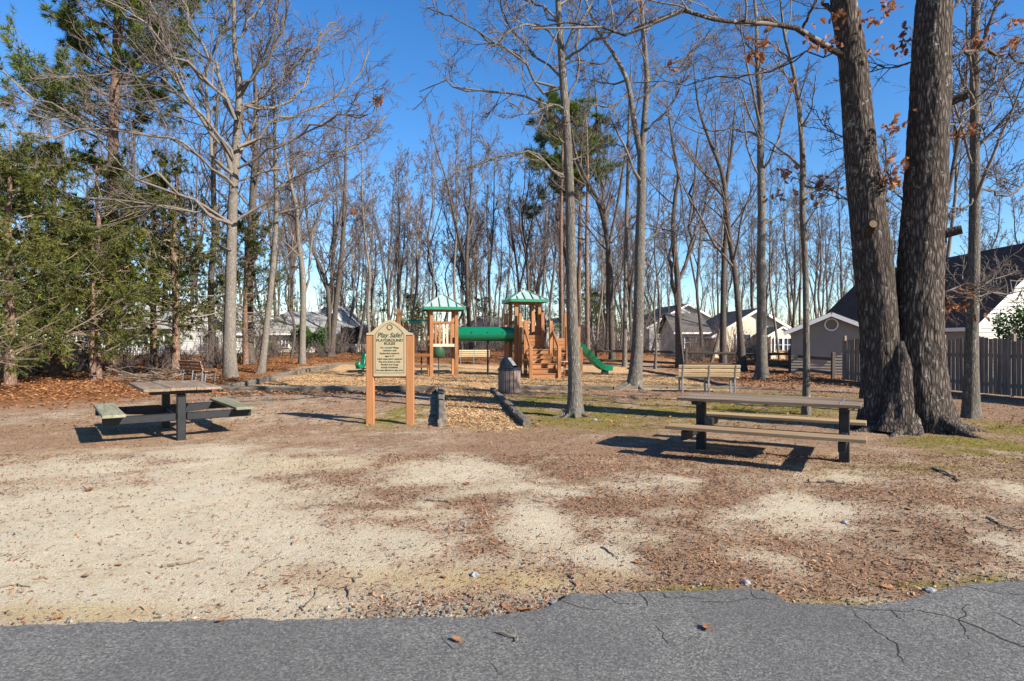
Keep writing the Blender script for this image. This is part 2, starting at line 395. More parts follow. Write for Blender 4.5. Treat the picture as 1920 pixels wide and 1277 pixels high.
def masks(x, y):
    chip = np.maximum(path_mask(x, y), play_mask(x, y))
    big = fbm(x * .55, y * .55, 4, 11); med = fbm(x * 1.7, y * 1.7, 4, 12); fin = fbm(x * 6, y * 6, 3, 13)
    lit = .47 + .25 * sstep(7.4, 9.6, y) + .19 * sstep(-2.0, .2, x)
    sd = 0 * x; lt_ = 0 * x
    wx, wy = x + (med - .5) * .5, y + (big - .5) * .9 + (fin - .5) * .12
    for e in SAND: sd = np.maximum(sd, ell(wx, wy, *e))
    for e in LITT: lt_ = np.maximum(lt_, ell(wx, wy, *e))
    lit = lit - .50 * sd + .42 * lt_ * (1 - .4 * sd)
    lit = .5 + (lit - .5) * .95 + (big - .5) * .35 + (med - .5) * .55 + (fin - .5) * .55
    leaf = sstep(0, 1.6, -9.3 - x - .9 * sstep(19, 31, y) + (med - .5) * 2.0) * sstep(13.2, 16, y + (big - .5) * 4 - .12 * (x + 12))
    leaf = np.maximum(leaf, sstep(35.2, 37.5, y + (big - .5) * 2))
    leaf = np.maximum(leaf, .55 * sstep(7.2, 9, x + (big - .5) * 2) * sstep(19, 24, y))
    leaf = np.maximum(leaf, .45 * np.exp(-((y - 18.4) / .5) ** 2) * (1 - sstep(-2.5, -2, x)) * sstep(-10, -9, x))
    leaf = leaf * (1 - chip)
    moss = 0 * x
    for e in MOSS: moss = np.maximum(moss, ell(x, y, *e))
    moss = np.clip(moss * 1.15 * sstep(.30, .62, .5 * med + .5 * fin) * 1.3, 0, 1) * (1 - chip)
    yel = 0 * x
    for e in YEL: yel = np.maximum(yel, ell(x, y, *e))
    return np.clip(lit, 0, 1), np.clip(leaf, 0, 1), np.clip(moss, 0, 1), np.clip(yel * (.5 + .8 * (med - .1)), 0, 1), np.clip(chip, 0, 1)

def axis(dense0, dense1, step, lo, hi, grow=1.16):
    c = list(np.arange(dense0, dense1 + 1e-6, step)); s = step; v = dense1
    while v < hi: s *= grow; v += s; c.append(v)
    s = step; v = dense0; pre = []
    while v > lo: s *= grow; v -= s; pre.append(v)
    return np.array(pre[::-1] + c)
gx = axis(-12, 12, .10, -420, 420, 1.13); gy = np.concatenate([axis(2.6, 13.5, .07, -30, 13.5, 1.3), np.arange(13.65, 24, .14), axis(24.2, 40, .3, 24.1, 900, 1.12)])
GX, GY = np.meshgrid(gx, gy)
lit, leaf, moss, yel, chip = masks(GX, GY)
rel = (fbm(GX * 7, GY * 7, 3, 21) - .5) * .022 * (.35 + lit) + (fbm(GX * 1.3, GY * 1.3, 3, 22) - .5) * .05 + chip * .02
rel = rel * (1 - .9 * (GY > 45)) * np.where(GY < 4.3, .35, 1.0)
GZ = gz(GX, GY) + rel + leaf * .03 - .018 * (1 - sstep(3.2, 4.6, GY))
nx, ny = len(gx), len(gy)
ii = np.arange(nx * ny).reshape(ny, nx)
F = np.stack([ii[:-1, :-1], ii[:-1, 1:], ii[1:, 1:], ii[1:, :-1]], -1).reshape(-1, 4)
gm = mesh_np("ground", np.stack([GX, GY, GZ], -1).reshape(-1, 3), F, smooth=True)
for nm, a in (("lit", lit), ("leaf", leaf), ("moss", moss), ("yel", yel), ("chip", chip)):
    at = gm.attributes.new(nm, 'FLOAT', 'POINT'); at.data.foreach_set("value", a.astype(np.float32).ravel())

t = NT('ground_soil'); co = t.pos()
n1 = t.noise(co, 1.3, 5, .6); n2 = t.noise(co, 9, 5, .65); n3 = t.noise(co, 46, 4, .7); n4 = t.noise(t.map(co, (60, 110, 60)), 1.0, 3, .6, dist=1.2); n5 = t.noise(co, 150, 2)
sand = t.ramp(t.math('ADD', t.math('MULTIPLY', n2, .5), t.math('MULTIPLY', n3, .5)), [(.34, (.30, .235, .15)), (.46, (.47, .39, .27)), (.64, (.63, .555, .42))])
sand = t.mix(t.math('MULTIPLY', t.ramp(n1, [(.35, 0), (.65, 1)]), .5), sand, (.595, .53, .41))
sand = t.mix(t.ramp(n5, [(.30, .7), (.44, 0)]), sand, (.19, .135, .085))
sand = t.mix(t.math('MULTIPLY', t.attr("yel"), .95), sand, t.ramp(n3, [(.3, (.30, .195, .05)), (.7, (.50, .355, .12))]))
litc = t.ramp(t.math('ADD', t.math('MULTIPLY', n4, .65), t.math('MULTIPLY', n3, .35)), [(.32, (.07, .043, .030)), (.46, (.19, .113, .070)), (.56, (.31, .20, .13)), (.68, (.50, .385, .27))])
litf = t.math('MULTIPLY_ADD', t.math('ADD', t.attr("lit"), t.math('MULTIPLY', t.math('SUBTRACT', t.math('ADD', t.math('MULTIPLY', n2, .24), t.math('ADD', t.math('MULTIPLY', n3, .40), t.math('MULTIPLY', n4, .36))), .5), 5.0)), 2.0, True)
litf.node.inputs[2].default_value = -.55; litf.node.use_clamp = True
k = t.mix(litf, sand, litc)
mossf = t.math('MULTIPLY', t.attr("moss"), t.ramp(n3, [(.3, .5), (.55, 1)]))
k = t.mix(mossf, k, t.ramp(n4, [(.3, (.085, .078, .014)), (.5, (.17, .15, .025)), (.7, (.27, .23, .05))]))
leafc = t.ramp(t.math('ADD', t.math('MULTIPLY', n3, .6), t.math('MULTIPLY', n2, .4)), [(.3, (.075, .035, .018)), (.5, (.21, .095, .04)), (.68, (.35, .175, .075))])
k = t.mix(t.attr("leaf"), k, leafc)
chipc = t.ramp(t.math('ADD', t.math('MULTIPLY', n4, .6), t.math('MULTIPLY', n2, .4)), [(.30, (.22, .125, .06)), (.48, (.43, .27, .13)), (.60, (.54, .37, .20)), (.75, (.66, .50, .31))])
k = t.mix(t.attr("chip"), k, chipc)
t.col(k).rough(.95).spec(.08)
t.bump(t.math('ADD', t.math('MULTIPLY', n3, .7), t.math('ADD', t.math('MULTIPLY', n4, .5), t.math('MULTIPLY', n5, .35))), 1.0, .03)
ground = tag(link("ground", gm, t.m), kind="structure")

# ------------------------------------------------------------------ the asphalt drive with its broken edge
EDGE = [(-900, 1190), (-300, 1184), (0, 1180), (200, 1172), (400, 1170), (640, 1166), (800, 1161), (900, 1160), (980, 1152), (1035, 1141), (1052, 1128), (1068, 1117), (1130, 1116), (1200, 1114),
        (1330, 1112), (1405, 1110), (1450, 1119), (1470, 1134), (1530, 1139), (1620, 1141), (1690, 1131), (1740, 1115), (1790, 1104), (1850, 1097), (1920, 1091), (2300, 1070), (3000, 1040)]
ep = np.array([G(*p) for p in EDGE]); s = np.concatenate([[0], np.cumsum(np.linalg.norm(np.diff(ep, axis=0), axis=1))])
q = np.arange(0, s[-1], .03); ex = np.interp(q, s, ep[:, 0]); ey = np.interp(q, s, ep[:, 1])
ey = ey + (fbm(q * 3, q * 0, 3, 51) - .5) * .07 + (fbm(q * 14, q * 0, 3, 52) - .5) * .035
n = len(q); rows = []
for dy, z in ((.012, -.05), (.004, .012), (-.018, .026), (-.12, .030), (-.6, .031), (-1.6, .034), (-4, .036), (-12, .036)):
    rows.append(np.stack([ex, ey + dy, np.full(n, z) + ((fbm(ex * 4, (ey + dy) * 4, 3, 53) - .5) * (.008 if dy > -.05 else 0))], -1))
V = np.concatenate(rows); ii = np.arange(len(V)).reshape(len(rows), n)
F = np.stack([ii[:-1, :-1], ii[1:, :-1], ii[1:, 1:], ii[:-1, 1:]], -1).reshape(-1, 4)
t = NT('asphalt'); co = t.pos()
v1 = t.voro(co, 95, 'F1', 1); ag = t.n("SeparateColor", i0=v1).outputs[0]
n1 = t.noise(co, .9, 6, .6); n2 = t.noise(co, 60, 4, .7); n3 = t.noise(co, 260, 2)
k = t.ramp(t.math('ADD', t.math('MULTIPLY', ag, .45), t.math('MULTIPLY', n2, .55)), [(.22, (.058, .056, .053)), (.42, (.122, .118, .112)), (.62, (.175, .17, .16)), (.84, (.33, .32, .30))])
k = t.mix(t.math('MULTIPLY', t.ramp(n1, [(.38, 0), (.62, 1)]), .5), k, (.085, .083, .081))
pit = t.ramp(t.noise(co, 34, 3, .7), [(.27, .8), (.36, 0)]); k = t.mix(pit, k, (.03, .028, .027))
t.col(k).rough(.85).spec(.25).bump(t.math('ADD', t.math('ADD', ag, n2), n3), .9, .008)
road = tag(link("asphalt_drive", mesh_np("asphalt_drive", V, F, smooth=False), t.m), kind="structure")
m_flat('crack_dirt', (.04, .036, .032), .95, .1, .4, 60)
def crack(px, w, seed):
    p = np.array([G(*a) for a in px]); d = np.concatenate([[0], np.cumsum(np.linalg.norm(np.diff(p, axis=0), axis=1))])
    q = np.arange(0, d[-1], .012); x = np.interp(q, d, p[:, 0]); y = np.interp(q, d, p[:, 1])
    x = x + (fbm(q * 9, q * 0 + seed, 4, seed) - .5) * .07; y = y + (fbm(q * 9, q * 0 + seed + 7, 4, seed + 3) - .5) * .07
    ww = 1.0 * w * (.25 + 1.3 * fbm(q * 16, q * 0, 2, seed + 9)) * np.clip(np.minimum(q, d[-1] - q) / .08, .1, 1)
    tx = np.gradient(x); ty = np.gradient(y); L = np.hypot(tx, ty) + 1e-9
    a = np.stack([x - ty / L * ww, y + tx / L * ww], -1); b = np.stack([x + ty / L * ww, y - tx / L * ww], -1)
    def zz(p): return np.interp(p[:, 1] - np.interp(p[:, 0], ex, ey), [-12, -4, -1.6, -.6, -.12, -.018, .004], [.036, .036, .034, .031, .030, .026, .012]) + .0018
    V = np.concatenate([np.column_stack([a, zz(a)]), np.column_stack([b, zz(b)])]); m = len(q)
    F = np.array([(i, i + 1, i + 1 + m, i + m) for i in range(m - 1)])
    link("crack", mesh_np("crack", V, F), M['crack_dirt'], road)
for i, (px, w) in enumerate([([(1200, 1115), (1212, 1130), (1218, 1150)], .004), ([(1235, 1116), (1245, 1128), (1330, 1132)], .0035), ([(1130, 1118), (1150, 1138), (1215, 1142)], .0025),
        ([(1300, 1134), (1360, 1140), (1440, 1131), (1470, 1136)], .003), ([(1405, 1112), (1420, 1130), (1440, 1132)], .003), ([(1655, 1145), (1690, 1170), (1705, 1182)], .004),
        ([(1700, 1150), (1780, 1165), (1840, 1190), (1960, 1245)], .006), ([(1790, 1105), (1860, 1120), (1960, 1128)], .004), ([(1880, 1160), (1900, 1180), (1960, 1195)], .004),
        ([(830, 1190), (835, 1215), (862, 1235)], .003), ([(1600, 1150), (1625, 1185), (1680, 1215), (1700, 1260)], .003), ([(1820, 1140), (1800, 1170), (1815, 1210)], .003), ([(1040, 1130), (1085, 1150), (1140, 1155)], .0025), ([(910, 1250), (930, 1262), (945, 1285)], .0025), ([(1560, 1143), (1640, 1150), (1720, 1158)], .003), ([(1230, 1180), (1248, 1225)], .002)]):
    crack(px, w, 60 + i)

# ------------------------------------------------------------------ houses
def lap_wall(x0, x1, z0, z1, lap=.16, gable=None):
    """clapboards on the plane y=0, facing -y; gable=(x_ridge, z_eave, z_ridge) clips them to the roof line"""
    mb = MB(); z = z0
    def span(zz):
        if gable is None or zz <= gable[1]: return x0, x1
        f = (zz - gable[1]) / (gable[2] - gable[1]); return x0 + (gable[0] - x0) * f, x1 + (gable[0] - x1) * f
    top = z1 if gable is None else gable[2]
    while z < top - .01:
        zz = min(z + lap, top); a, b = span(z); c, d = span(zz)
        mb.add([(a, -.028, z), (b, -.028, z), (d, -.004, zz), (c, -.004, zz), (a, .0, z), (b, .0, z)], [(0, 1, 2, 3), (0, 4, 5, 1)]); z += lap
    mb.add([(x0, .001, z0), (x1, .001, z0), (x1, .001, min(z1, top)), (x0, .001, min(z1, top))], [(0, 1, 2, 3)])
    return mb
def window(parent, loc, rz, w, h, cols=2, rows=2, frame=None):
    f = MB(); fw = .07
    f.box((0, -.03, h / 2 - fw / 2), (w, .1, fw)).box((0, -.045, -h / 2 + fw / 2), (w + .06, .13, fw))
    for sx in (-1, 1): f.box((sx * (w / 2 - fw / 2), -.03, 0), (fw, .1, h - 2 * fw))
    wo_ = f.build("window", frame or M['white_paint'], parent, loc, (0, 0, rz))
    pw = (w - 2 * fw - (cols - 1) * .035) / cols; ph = (h - 2 * fw - (rows - 1) * .035) / rows
    for c in range(cols):
        for r in range(rows):
            MB().box((-w / 2 + fw + pw / 2 + c * (pw + .035), -.012, -h / 2 + fw + ph / 2 + r * (ph + .035)), (pw, .01, ph)).build("pane", M['window_glass'], wo_)
    mu = MB()
    for c in range(1, cols): mu.box((-w / 2 + fw + c * (pw + .035) - .0175, -.02, 0), (.035, .05, h - 2 * fw))
    for r in range(1, rows): mu.box((0, -.022, -h / 2 + fw + r * (ph + .035) - .0175), (w - 2 * fw, .048, .035))
    if mu.v: mu.build("muntin", frame or M['white_paint'], wo_)
    return wo_
def gable_house(name, loc, rz, w, d, ze, zr, wall, roof, label, trim='white_paint', over=.35, side=None, z0=-.6):
    e = empty(name, loc, rz, label, 'house')
    xr = 0.0
    lap_wall(-w / 2, w / 2, z0, ze, .16, (xr, ze, zr)).build("wall", M[wall], e)
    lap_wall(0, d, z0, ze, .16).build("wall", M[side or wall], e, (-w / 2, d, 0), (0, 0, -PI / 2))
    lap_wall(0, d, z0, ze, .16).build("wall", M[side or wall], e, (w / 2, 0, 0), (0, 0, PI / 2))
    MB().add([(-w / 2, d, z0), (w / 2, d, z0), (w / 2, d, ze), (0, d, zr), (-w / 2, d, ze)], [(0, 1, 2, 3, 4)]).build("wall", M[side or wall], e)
    sl = (zr - ze) / (w / 2)
    for sx in (-1, 1):
        xe = sx * (w / 2 + over); zl = ze - over * sl; tk = .1
        mb = MB(); y0, y1 = -over, d + over
        v = [(0, y0, zr + tk), (0, y1, zr + tk), (xe, y1, zl + tk), (xe, y0, zl + tk), (0, y0, zr), (0, y1, zr), (xe, y1, zl), (xe, y0, zl)]
        r_ = mb.add(v, [(0, 1, 2, 3), (4, 7, 6, 5), (0, 3, 7, 4), (1, 5, 6, 2), (2, 6, 7, 3)]).build("roof", M[roof], e)
        f = MB(); f.bar((sx * .01, y0 - .02, zr - .04), (xe, y0 - .02, zl - .04), .035, .2).bar((xe, y0, zl - .02), (xe, y1, zl - .02), .035, .16)
        f.build("fascia", M[trim], r_)
    return e
# the tall brown-roofed house behind the plank fence
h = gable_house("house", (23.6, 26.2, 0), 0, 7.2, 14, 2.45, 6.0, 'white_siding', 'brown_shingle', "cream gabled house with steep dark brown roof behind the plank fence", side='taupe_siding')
window(h, (-3.63, 3.2, 1.45), -PI / 2, .75, 1.1, 1, 2); window(h, (-3.63, 8.5, 1.4), -PI / 2, .8, 1.1, 1, 2); window(h, (-1.0, -.03, 1.5), 0, .9, 1.2, 2, 2)
# the taupe garden shed
e = empty("garden_shed", P3(14.45, 27.6), R(-27), "small taupe clapboard shed with round white gable vent and white fascia", 'shed')
w2, d2, ze, zr = 1.66, 3.2, 2.05, 2.78
lap_wall(-w2, w2, -.2, ze, .13, (0, ze, zr)).build("wall", M['grey_siding'], e)
for sx, rz, lx, ly in ((-1, -PI / 2, -w2, d2), (1, PI / 2, w2, 0)): lap_wall(0, d2, -.2, ze, .13).build("wall", M['grey_siding'], e, (lx, ly, 0), (0, 0, rz))
MB().add([(-w2, d2, -.2), (w2, d2, -.2), (w2, d2, ze), (0, d2, zr), (-w2, d2, ze)], [(0, 1, 2, 3, 4)]).build("wall", M['grey_siding'], e)
for sx in (-1, 1):
    sl = (zr - ze) / w2; xe = sx * (w2 + .3); zl = ze - .3 * sl
    r_ = MB().add([(0, -.28, zr + .09), (0, d2 + .2, zr + .09), (xe, d2 + .2, zl + .09), (xe, -.28, zl + .09), (0, -.28, zr + .02), (0, d2 + .2, zr + .02), (xe, d2 + .2, zl + .02), (xe, -.28, zl + .02)],
                  [(0, 1, 2, 3), (4, 7, 6, 5), (0, 3, 7, 4), (1, 5, 6, 2), (2, 6, 7, 3)]).build("roof", M['tan_shingle'], e)
    MB().bar((sx * .005, -.30, zr - .03), (xe, -.30, zl - .03), .03, .17).build("fascia", M['white_paint'], r_)
ring = MB()
v = []; f = []
for k in range(28):
    a = 2 * PI * k / 28
    for r_, y in ((.29, -.03), (.29, -.075), (.235, -.075), (.235, -.03)): v.append((r_ * math.cos(a), y, 2.30 + r_ * math.sin(a)))
for k in range(28):
    for j in range(4): f.append((k * 4 + j, k * 4 + (j + 1) % 4, ((k + 1) % 28) * 4 + (j + 1) % 4, ((k + 1) % 28) * 4 + j))
ring.add(v, f); vent = ring.build("gable_vent", M['white_paint'], e)
for k in range(7):
    z = -.2 + k * .062; hw = math.sqrt(max(.235 ** 2 - z * z, .001))
    MB().box((0, -.045, 2.31 + z), (2 * hw, .012, .05), M=Matrix.Rotation(.6, 4, 'X')).build("louver", M['grey_siding'], vent)
# the beige house across the split-rail fence
b0 = float(gz(21, 52)) - .1
h = gable_house("house", (20.9, 52, b0), 0, 7.2, 9, 2.15, 4.3, 'beige_siding', 'dark_shingle', "beige clapboard gabled house beyond the split-rail fence", over=.4)
window(h, (-1.2, -.03, 1.6), 0, 1.3, 1.2, 2, 2)
wing = lap_wall(-6.4, -3.6, -.6, 2.4, .16); wing.build("wing_wall", M['beige_siding'], h, (0, 1.6, 0))
MB().add([(-6.8, 1.2, 2.3), (-3.4, 1.2, 2.3), (-3.4, 4.6, 4.15), (-6.8, 4.6, 4.15), (-6.8, 8.0, 2.3), (-3.4, 8, 2.3)], [(0, 1, 2, 3), (3, 2, 5, 4)]).build("wing_roof", M['dark_shingle'], h)
MB().add([(-6.4, 1.6, -.6), (-6.4, 7.6, -.6), (-6.4, 7.6, 2.35), (-6.4, 4.6, 4.1), (-6.4, 1.6, 2.4)], [(0, 1, 2, 3, 4)]).build("wing_wall", M['beige_siding'], h)
MB().box((-5.1, 1.2, 2.27), (3.4, .06, .14)).build("gutter", M['white_paint'], h)
window(h, (-5.0, 1.57, 1.45), 0, 1.6, 1.15, 3, 2)
porch = lap_wall(-.95, .95, -.2, 2.05, .16, (0, 2.05, 2.62)); pw_ = porch.build("bay_wall", M['beige_siding'], h, (.75, -3.2, 0))
for sx in (-1, 1):
    MB().bar((0, -.1, 2.70), (sx * 1.25, -.1, 1.95), .05, .14).build("bay_fascia", M['white_paint'], pw_)
    MB().add([(0, -.12, 2.76), (0, 3.4, 2.76), (sx * 1.25, 3.4, 2.01), (sx * 1.25, -.12, 2.01)], [(0, 1, 2, 3)]).build("bay_roof", M['dark_shingle'], pw_)
    MB().box((sx * .95, 1.6, .9), (.06, 3.2, 2.3)).build("bay_side", M['beige_siding'], pw_)
for sx in (-1, 1): window(pw_, (sx * .36, -.04, 1.28), 0, .72, 1.15, 2, 2)
dk = empty("wooden_deck", (21.6, 47.6, b0), 0, "yellow-brown plank deck rail under the bay window of the beige house", 'deck')
for k in range(12): plank("plank", dk, (.95, .125, .025), (-.75 + k * .137, 0, .35), M['deck_wood'], (0, PI / 2, PI / 2))
plank("top_rail", dk, (1.85, .14, .04), (0, -.01, .85), M['deck_wood']); 
for sx in (-1, 1): plank("post", dk, (1.3, .1, .1), (sx * .95, 0, .3), M['deck_wood'], (0, PI / 2, 0))
board("stair_rail", dk, (.95, 0, .8), (1.9, -.9, .1), .09, .09, M['deck_wood'])
# white two-storey houses farther off
gable_house("house", (21.8, 76, -.3), R(8), 7.0, 9, 4.6, 6.4, 'white_siding', 'dark_shingle', "white two-storey gabled house half hidden behind the beige house", over=.4)
h = gable_house("house", (17.6, 70, -.3), R(-15), 3.6, 6, 3.5, 4.5, 'white_siding', 'dark_shingle', "small white house with a dark roof left of the triple trunk", over=.3)
window(h, (-.6, -.03, 2.6), 0, .5, .9, 1, 2); window(h, (.8, -.03, .9), 0, .8, 1.2, 2, 2)
# cream house with the grey hipped roof, left of the playground
zb = float(gz(-16.5, 49)) - .15
e = empty("house", (-16.4, 48.5, zb), 0, "long cream house with light grey hipped roof left of the playground", 'house')
lap_wall(-4.0, 3.6, -.4, 1.75, .16).build("wall", M['cream_siding'], e)
lap_wall(0, 6, -.4, 1.75, .16).build("wall", M['cream_siding'], e, (3.6, 0, 0), (0, 0, PI / 2)); lap_wall(0, 6, -.4, 1.75, .16).build("wall", M['cream_siding'], e, (-4.0, 6, 0), (0, 0, -PI / 2))
MB().add([(-4.5, -.45, 1.72), (4.1, -.45, 1.72), (4.1, 6.5, 1.72), (-4.5, 6.5, 1.72), (-2.6, 3, 3.6), (-.4, 3, 3.6)], [(0, 1, 5, 4), (1, 2, 5), (2, 3, 4, 5), (3, 0, 4)]).build("roof", M['grey_shingle'], e)
MB().box((-.2, -.47, 1.66), (8.6, .06, .13)).build("gutter", M['white_paint'], e)
window(e, (-1.6, -.03, .95), 0, .6, .75, 2, 2); window(e, (2.4, -.03, .95), 0, .9, 1.0, 2, 2)
MB().box((.35, -.06, .55), (.07, .07, 2.2)).build("downpipe", M['white_paint'], e)
MB().box((1.7, -.05, .6), (.95, .06, 2.0)).build("door", M['white_paint'], e)
# bright white gable behind it
h = gable_house("house", (-17.4, 57, .4), 0, 5.6, 8, 1.9, 4.55, 'white_siding', 'grey_shingle', "bright white gabled house end above the grey hipped roof", over=.3)
for sx in (-1, 1): window(h, (sx * .28, -.03, 2.75), 0, .5, .55, 2, 2)
# white house behind the cedars
zb = float(gz(-24, 44)) - .2
h = gable_house("house", (-22.2, 44, zb), 0, 4.2, 8, 2.0, 4.1, 'white_siding', 'grey_shingle', "white gabled house seen between the trunks behind the slatted bench", over=.3)
window(h, (.5, -.03, 1.0), 0, 1.3, 1.2, 2, 2)
lap_wall(-10.5, -2.1, -.5, 2.2, .16).build("wing_wall", M['white_siding'], h, (0, 2, 0))
MB().add([(-11, 1.5, 2.1), (-2.1, 1.5, 2.1), (-2.1, 5, 4.0), (-11, 5, 4.0), (-11, 8.5, 2.1), (-2.1, 8.5, 2.1)], [(0, 1, 2, 3), (3, 2, 5, 4)]).build("wing_roof", M['grey_shingle'], h)
MB().add([(-10.5, 2, -.5), (-10.5, 8, -.5), (-10.5, 8, 2.2), (-10.5, 5, 3.95), (-10.5, 2, 2.2)], [(0, 1, 2, 3, 4)]).build("wing_wall", M['white_siding'], h)
for x in (-8.6, -5.6, -3.6): window(h, (x, 1.97, 1.2), 0, .9, 1.2, 2, 2)
rl = empty("porch_railing", (-27.2, 43.3, zb), 0, "white porch railing seen through the cedar stems", 'railing')
MB().box((0, 0, .95), (6.5, .07, .07)).build("top_rail", M['white_paint'], rl); MB().box((0, 0, .2), (6.5, .05, .06)).build("bottom_rail", M['white_paint'], rl)
for k in range(44): plank("baluster", rl, (.7, .04, .04), (-3.2 + k * .15, 0, .575), M['white_paint'], (0, PI / 2, 0), 0)
for k in range(4): plank("post", rl, (1.5, .12, .12), (-3.2 + k * 2.14, .01, .4), M['white_paint'], (0, PI / 2, 0))
# a white-walled house seen far through the wood
gable_house("house", (-4.5, 86, .4), R(-20), 9, 8, 2.6, 4.6, 'white_siding', 'dark_shingle', "far white house glimpsed under the green tube", over=.4)
gable_house("house", (8.5, 92, .3), R(15), 9, 8, 2.6, 4.8, 'cream_siding', 'dark_shingle', "far pale house glimpsed through the wood right of the slide", over=.4)

# trampoline with its net, beside the cream house
e = empty("trampoline", P3(-11.8, 47.5), 0, "round trampoline with dark safety net beside the cream house", 'trampoline')
for k in range(8):
    a = 2 * PI * k / 8 + .2; x, y = 1.45 * math.cos(a), 1.45 * math.sin(a)
    MB().tube([(x, y, -.1), (x, y, .8), (x, y, 2.0), (x * .96, y * .96, 2.12)], .035, 8).build("net_pole", M['black_metal'], e, smooth=True)
MB().lathe([(1.32, .72), (1.5, .74), (1.5, .78), (1.32, .79), (.02, .77)], 32).build("jumping_mat", M['trampoline_net'], e)
nv, nf = [], []
for k in range(48):
    a = 2 * PI * k / 48; rr = 1.42 + .03 * math.cos(8 * a)
    for z in (.8, 1.2, 1.6, 2.0): nv.append((rr * math.cos(a), rr * math.sin(a), z + (.05 * math.cos(8 * (a - .2)) if z == 2.0 else 0)))
for k in range(48):
    for j in range(3): nf.append((k * 4 + j, ((k + 1) % 48) * 4 + j, ((k + 1) % 48) * 4 + j + 1, k * 4 + j + 1))
MB().add(nv, nf).build("safety_net", M['trampoline_net'], e, smooth=True)

# ------------------------------------------------------------------ fences
rng = np.random.default_rng(4)
e = empty("plank_fence", (0, 0, 0), 0, "weathered grey dog-eared plank fence behind the twin-trunk oak", 'fence')
A, B = Vector((13.45, 24.8, 0)), Vector((15.2, 10.5, 0)); L = (B - A).length; dirv = (B - A).normalized(); ang = math.atan2(dirv.y, dirv.x); nrm = Vector((dirv.y, -dirv.x, 0))
if nrm.x > 0: nrm = -nrm
k = 0; s_ = 0.0
while s_ < L:
    wd = .138; f = (s_ % 2.44) / 2.44; hgt = 1.56 + .13 * math.sin(PI * f) + rng.normal() * .012
    p = A + dirv * (s_ + wd / 2) + nrm * (.02 + rng.random() * .006); g = float(gz(p.x, p.y)) - .02 + .05
    mb_key = round(hgt / .02) * .02
    plank("board", e, (mb_key, wd, .018), (p.x, p.y, g + mb_key / 2), M['fence_wood'], (rng.normal() * .006, PI / 2 + rng.normal() * .004, ang + PI / 2 + rng.normal() * .02), .004)
    s_ += wd + .006 + abs(rng.normal()) * .004; k += 1
for z in (.35, 1.2):
    for k in range(6):
        a, b = A + dirv * (k * 2.44) - nrm * .03, A + dirv * min(L, (k + 1) * 2.44) - nrm * .03
        board("rail", e, (a.x, a.y, z + float(gz(a.x, a.y))), (b.x, b.y, z + float(gz(b.x, b.y))), .04, .09, M['fence_wood'])
for k in range(7):
    a = A + dirv * min(L, k * 2.44) - nrm * .09; plank("post", e, (1.9, .09, .09), (a.x, a.y, float(gz(a.x, a.y)) + .85), M['fence_wood'], (0, PI / 2, ang))
e = empty("split_rail_fence", (0, 0, 0), 0, "dark split-rail fence in front of the beige house", 'fence')
fp = [(13.3, 25.3), (13.25, 29.0), (14.4, 31.6), (12.2, 33.0), (9.6, 33.7), (7.2, 34.6), (4.9, 35.6)]
for i, (x, y) in enumerate(fp):
    board("post", e, (x, y, float(gz(x, y)) - .1), (x + rng.normal() * .02, y, float(gz(x, y)) + 1.12), .14, .12, M['rail_wood'], .02)
    if i:
        x0, y0 = fp[i - 1]
        for z in (.28, .86):
            board("rail", e, (x0, y0, float(gz(x0, y0)) + z + rng.normal() * .03), (x, y, float(gz(x, y)) + z + rng.normal() * .03), .07, .13, M['rail_wood'], .025)

def vplank(name, parent, h, w, t_, loc, mat, rz=0.0, b=.006):
    """an upright board: width along X before turning by rz; loc is its middle"""
    return plank(name, parent, (h, w, t_), loc, mat, (0, PI / 2, rz + PI / 2), b)

# ------------------------------------------------------------------ picnic tables
def picnic_table(loc, yaw, L, Wt, so, Ls, zt, zs, lp, top_m, seat_m, label, brace):
    e = empty("picnic_table", loc, yaw, label, 'picnic table', 'picnic tables on the bare ground')
    n = 3; pw = Wt / n - .008
    rg = np.random.default_rng(int(abs(yaw) * 1000))
    for k in range(n):
        o = plank("top_plank", e, (L, pw, .045), (rg.normal() * .012, -Wt / 2 + (k + .5) * Wt / n, zt - .0225 + rg.normal() * .002), top_m, (rg.normal() * .006, rg.normal() * .002, rg.normal() * .002), .006)
        for bx in (-lp / 2 + .02, lp / 2 - .02):
            for by in (-.3, .3): MB().lathe([(.016, 0), (.016, .004), (.008, .009)], 10).build("bolt", M['grey_metal'], o, (bx, by * pw, .0225))
    sw = .30
    for sy in (-1, 1): plank("seat_plank", e, (Ls, sw, .045), (0, sy * (so - sw / 2), zs - .0225), seat_m, (0, 0, 0), .006)
    for sx in (-1, 1):
        x = sx * lp / 2
        post = MB().box((x, 0, (zt - .1) / 2 - .06), (.125, .125, zt - .10 + .1), b=.008).build("post", M['black_metal'], e)
        MB().box((x, 0, zt - .075), (.10, Wt * .80, .06), b=.006).build("top_bracket", M['black_metal'], post)
        for sy in (-1, 1):
            MB().box((x, sy * (so / 2 + .03), zs - .115), (.085, so - .09, .125), b=.012).build("seat_arm", M['black_metal'], e)
    if brace:
        bm_ = MB()
        prof = [(-.62, zs - .06), (.62, zs - .06), (.62, zs - .18), (.36, zs - .20), (.26, zs - .30), (-.26, zs - .30), (-.36, zs - .20), (-.62, zs - .18)]
        bm_.prism(prof, -.02, .02); bm_.build("brace_panel", M['black_metal'], e, (-lp / 2 + .09, 0, 0), (0, 0, PI / 2))
    MB().tube([(-lp / 2 + .06, 0, zs - .12), (lp / 2 - .06, 0, zs - .12)], .035, 10).build("stretcher", M['black_metal'], e, smooth=True)
    return e
picnic_table((-5.84, 10.51, 0), -.919, 2.08, 1.12, 1.08, 2.1, .845, .485, 1.59, M['grey_wood'], M['mossy_wood'], "picnic table with grey top and mossy green seats in front of the cedars", True)
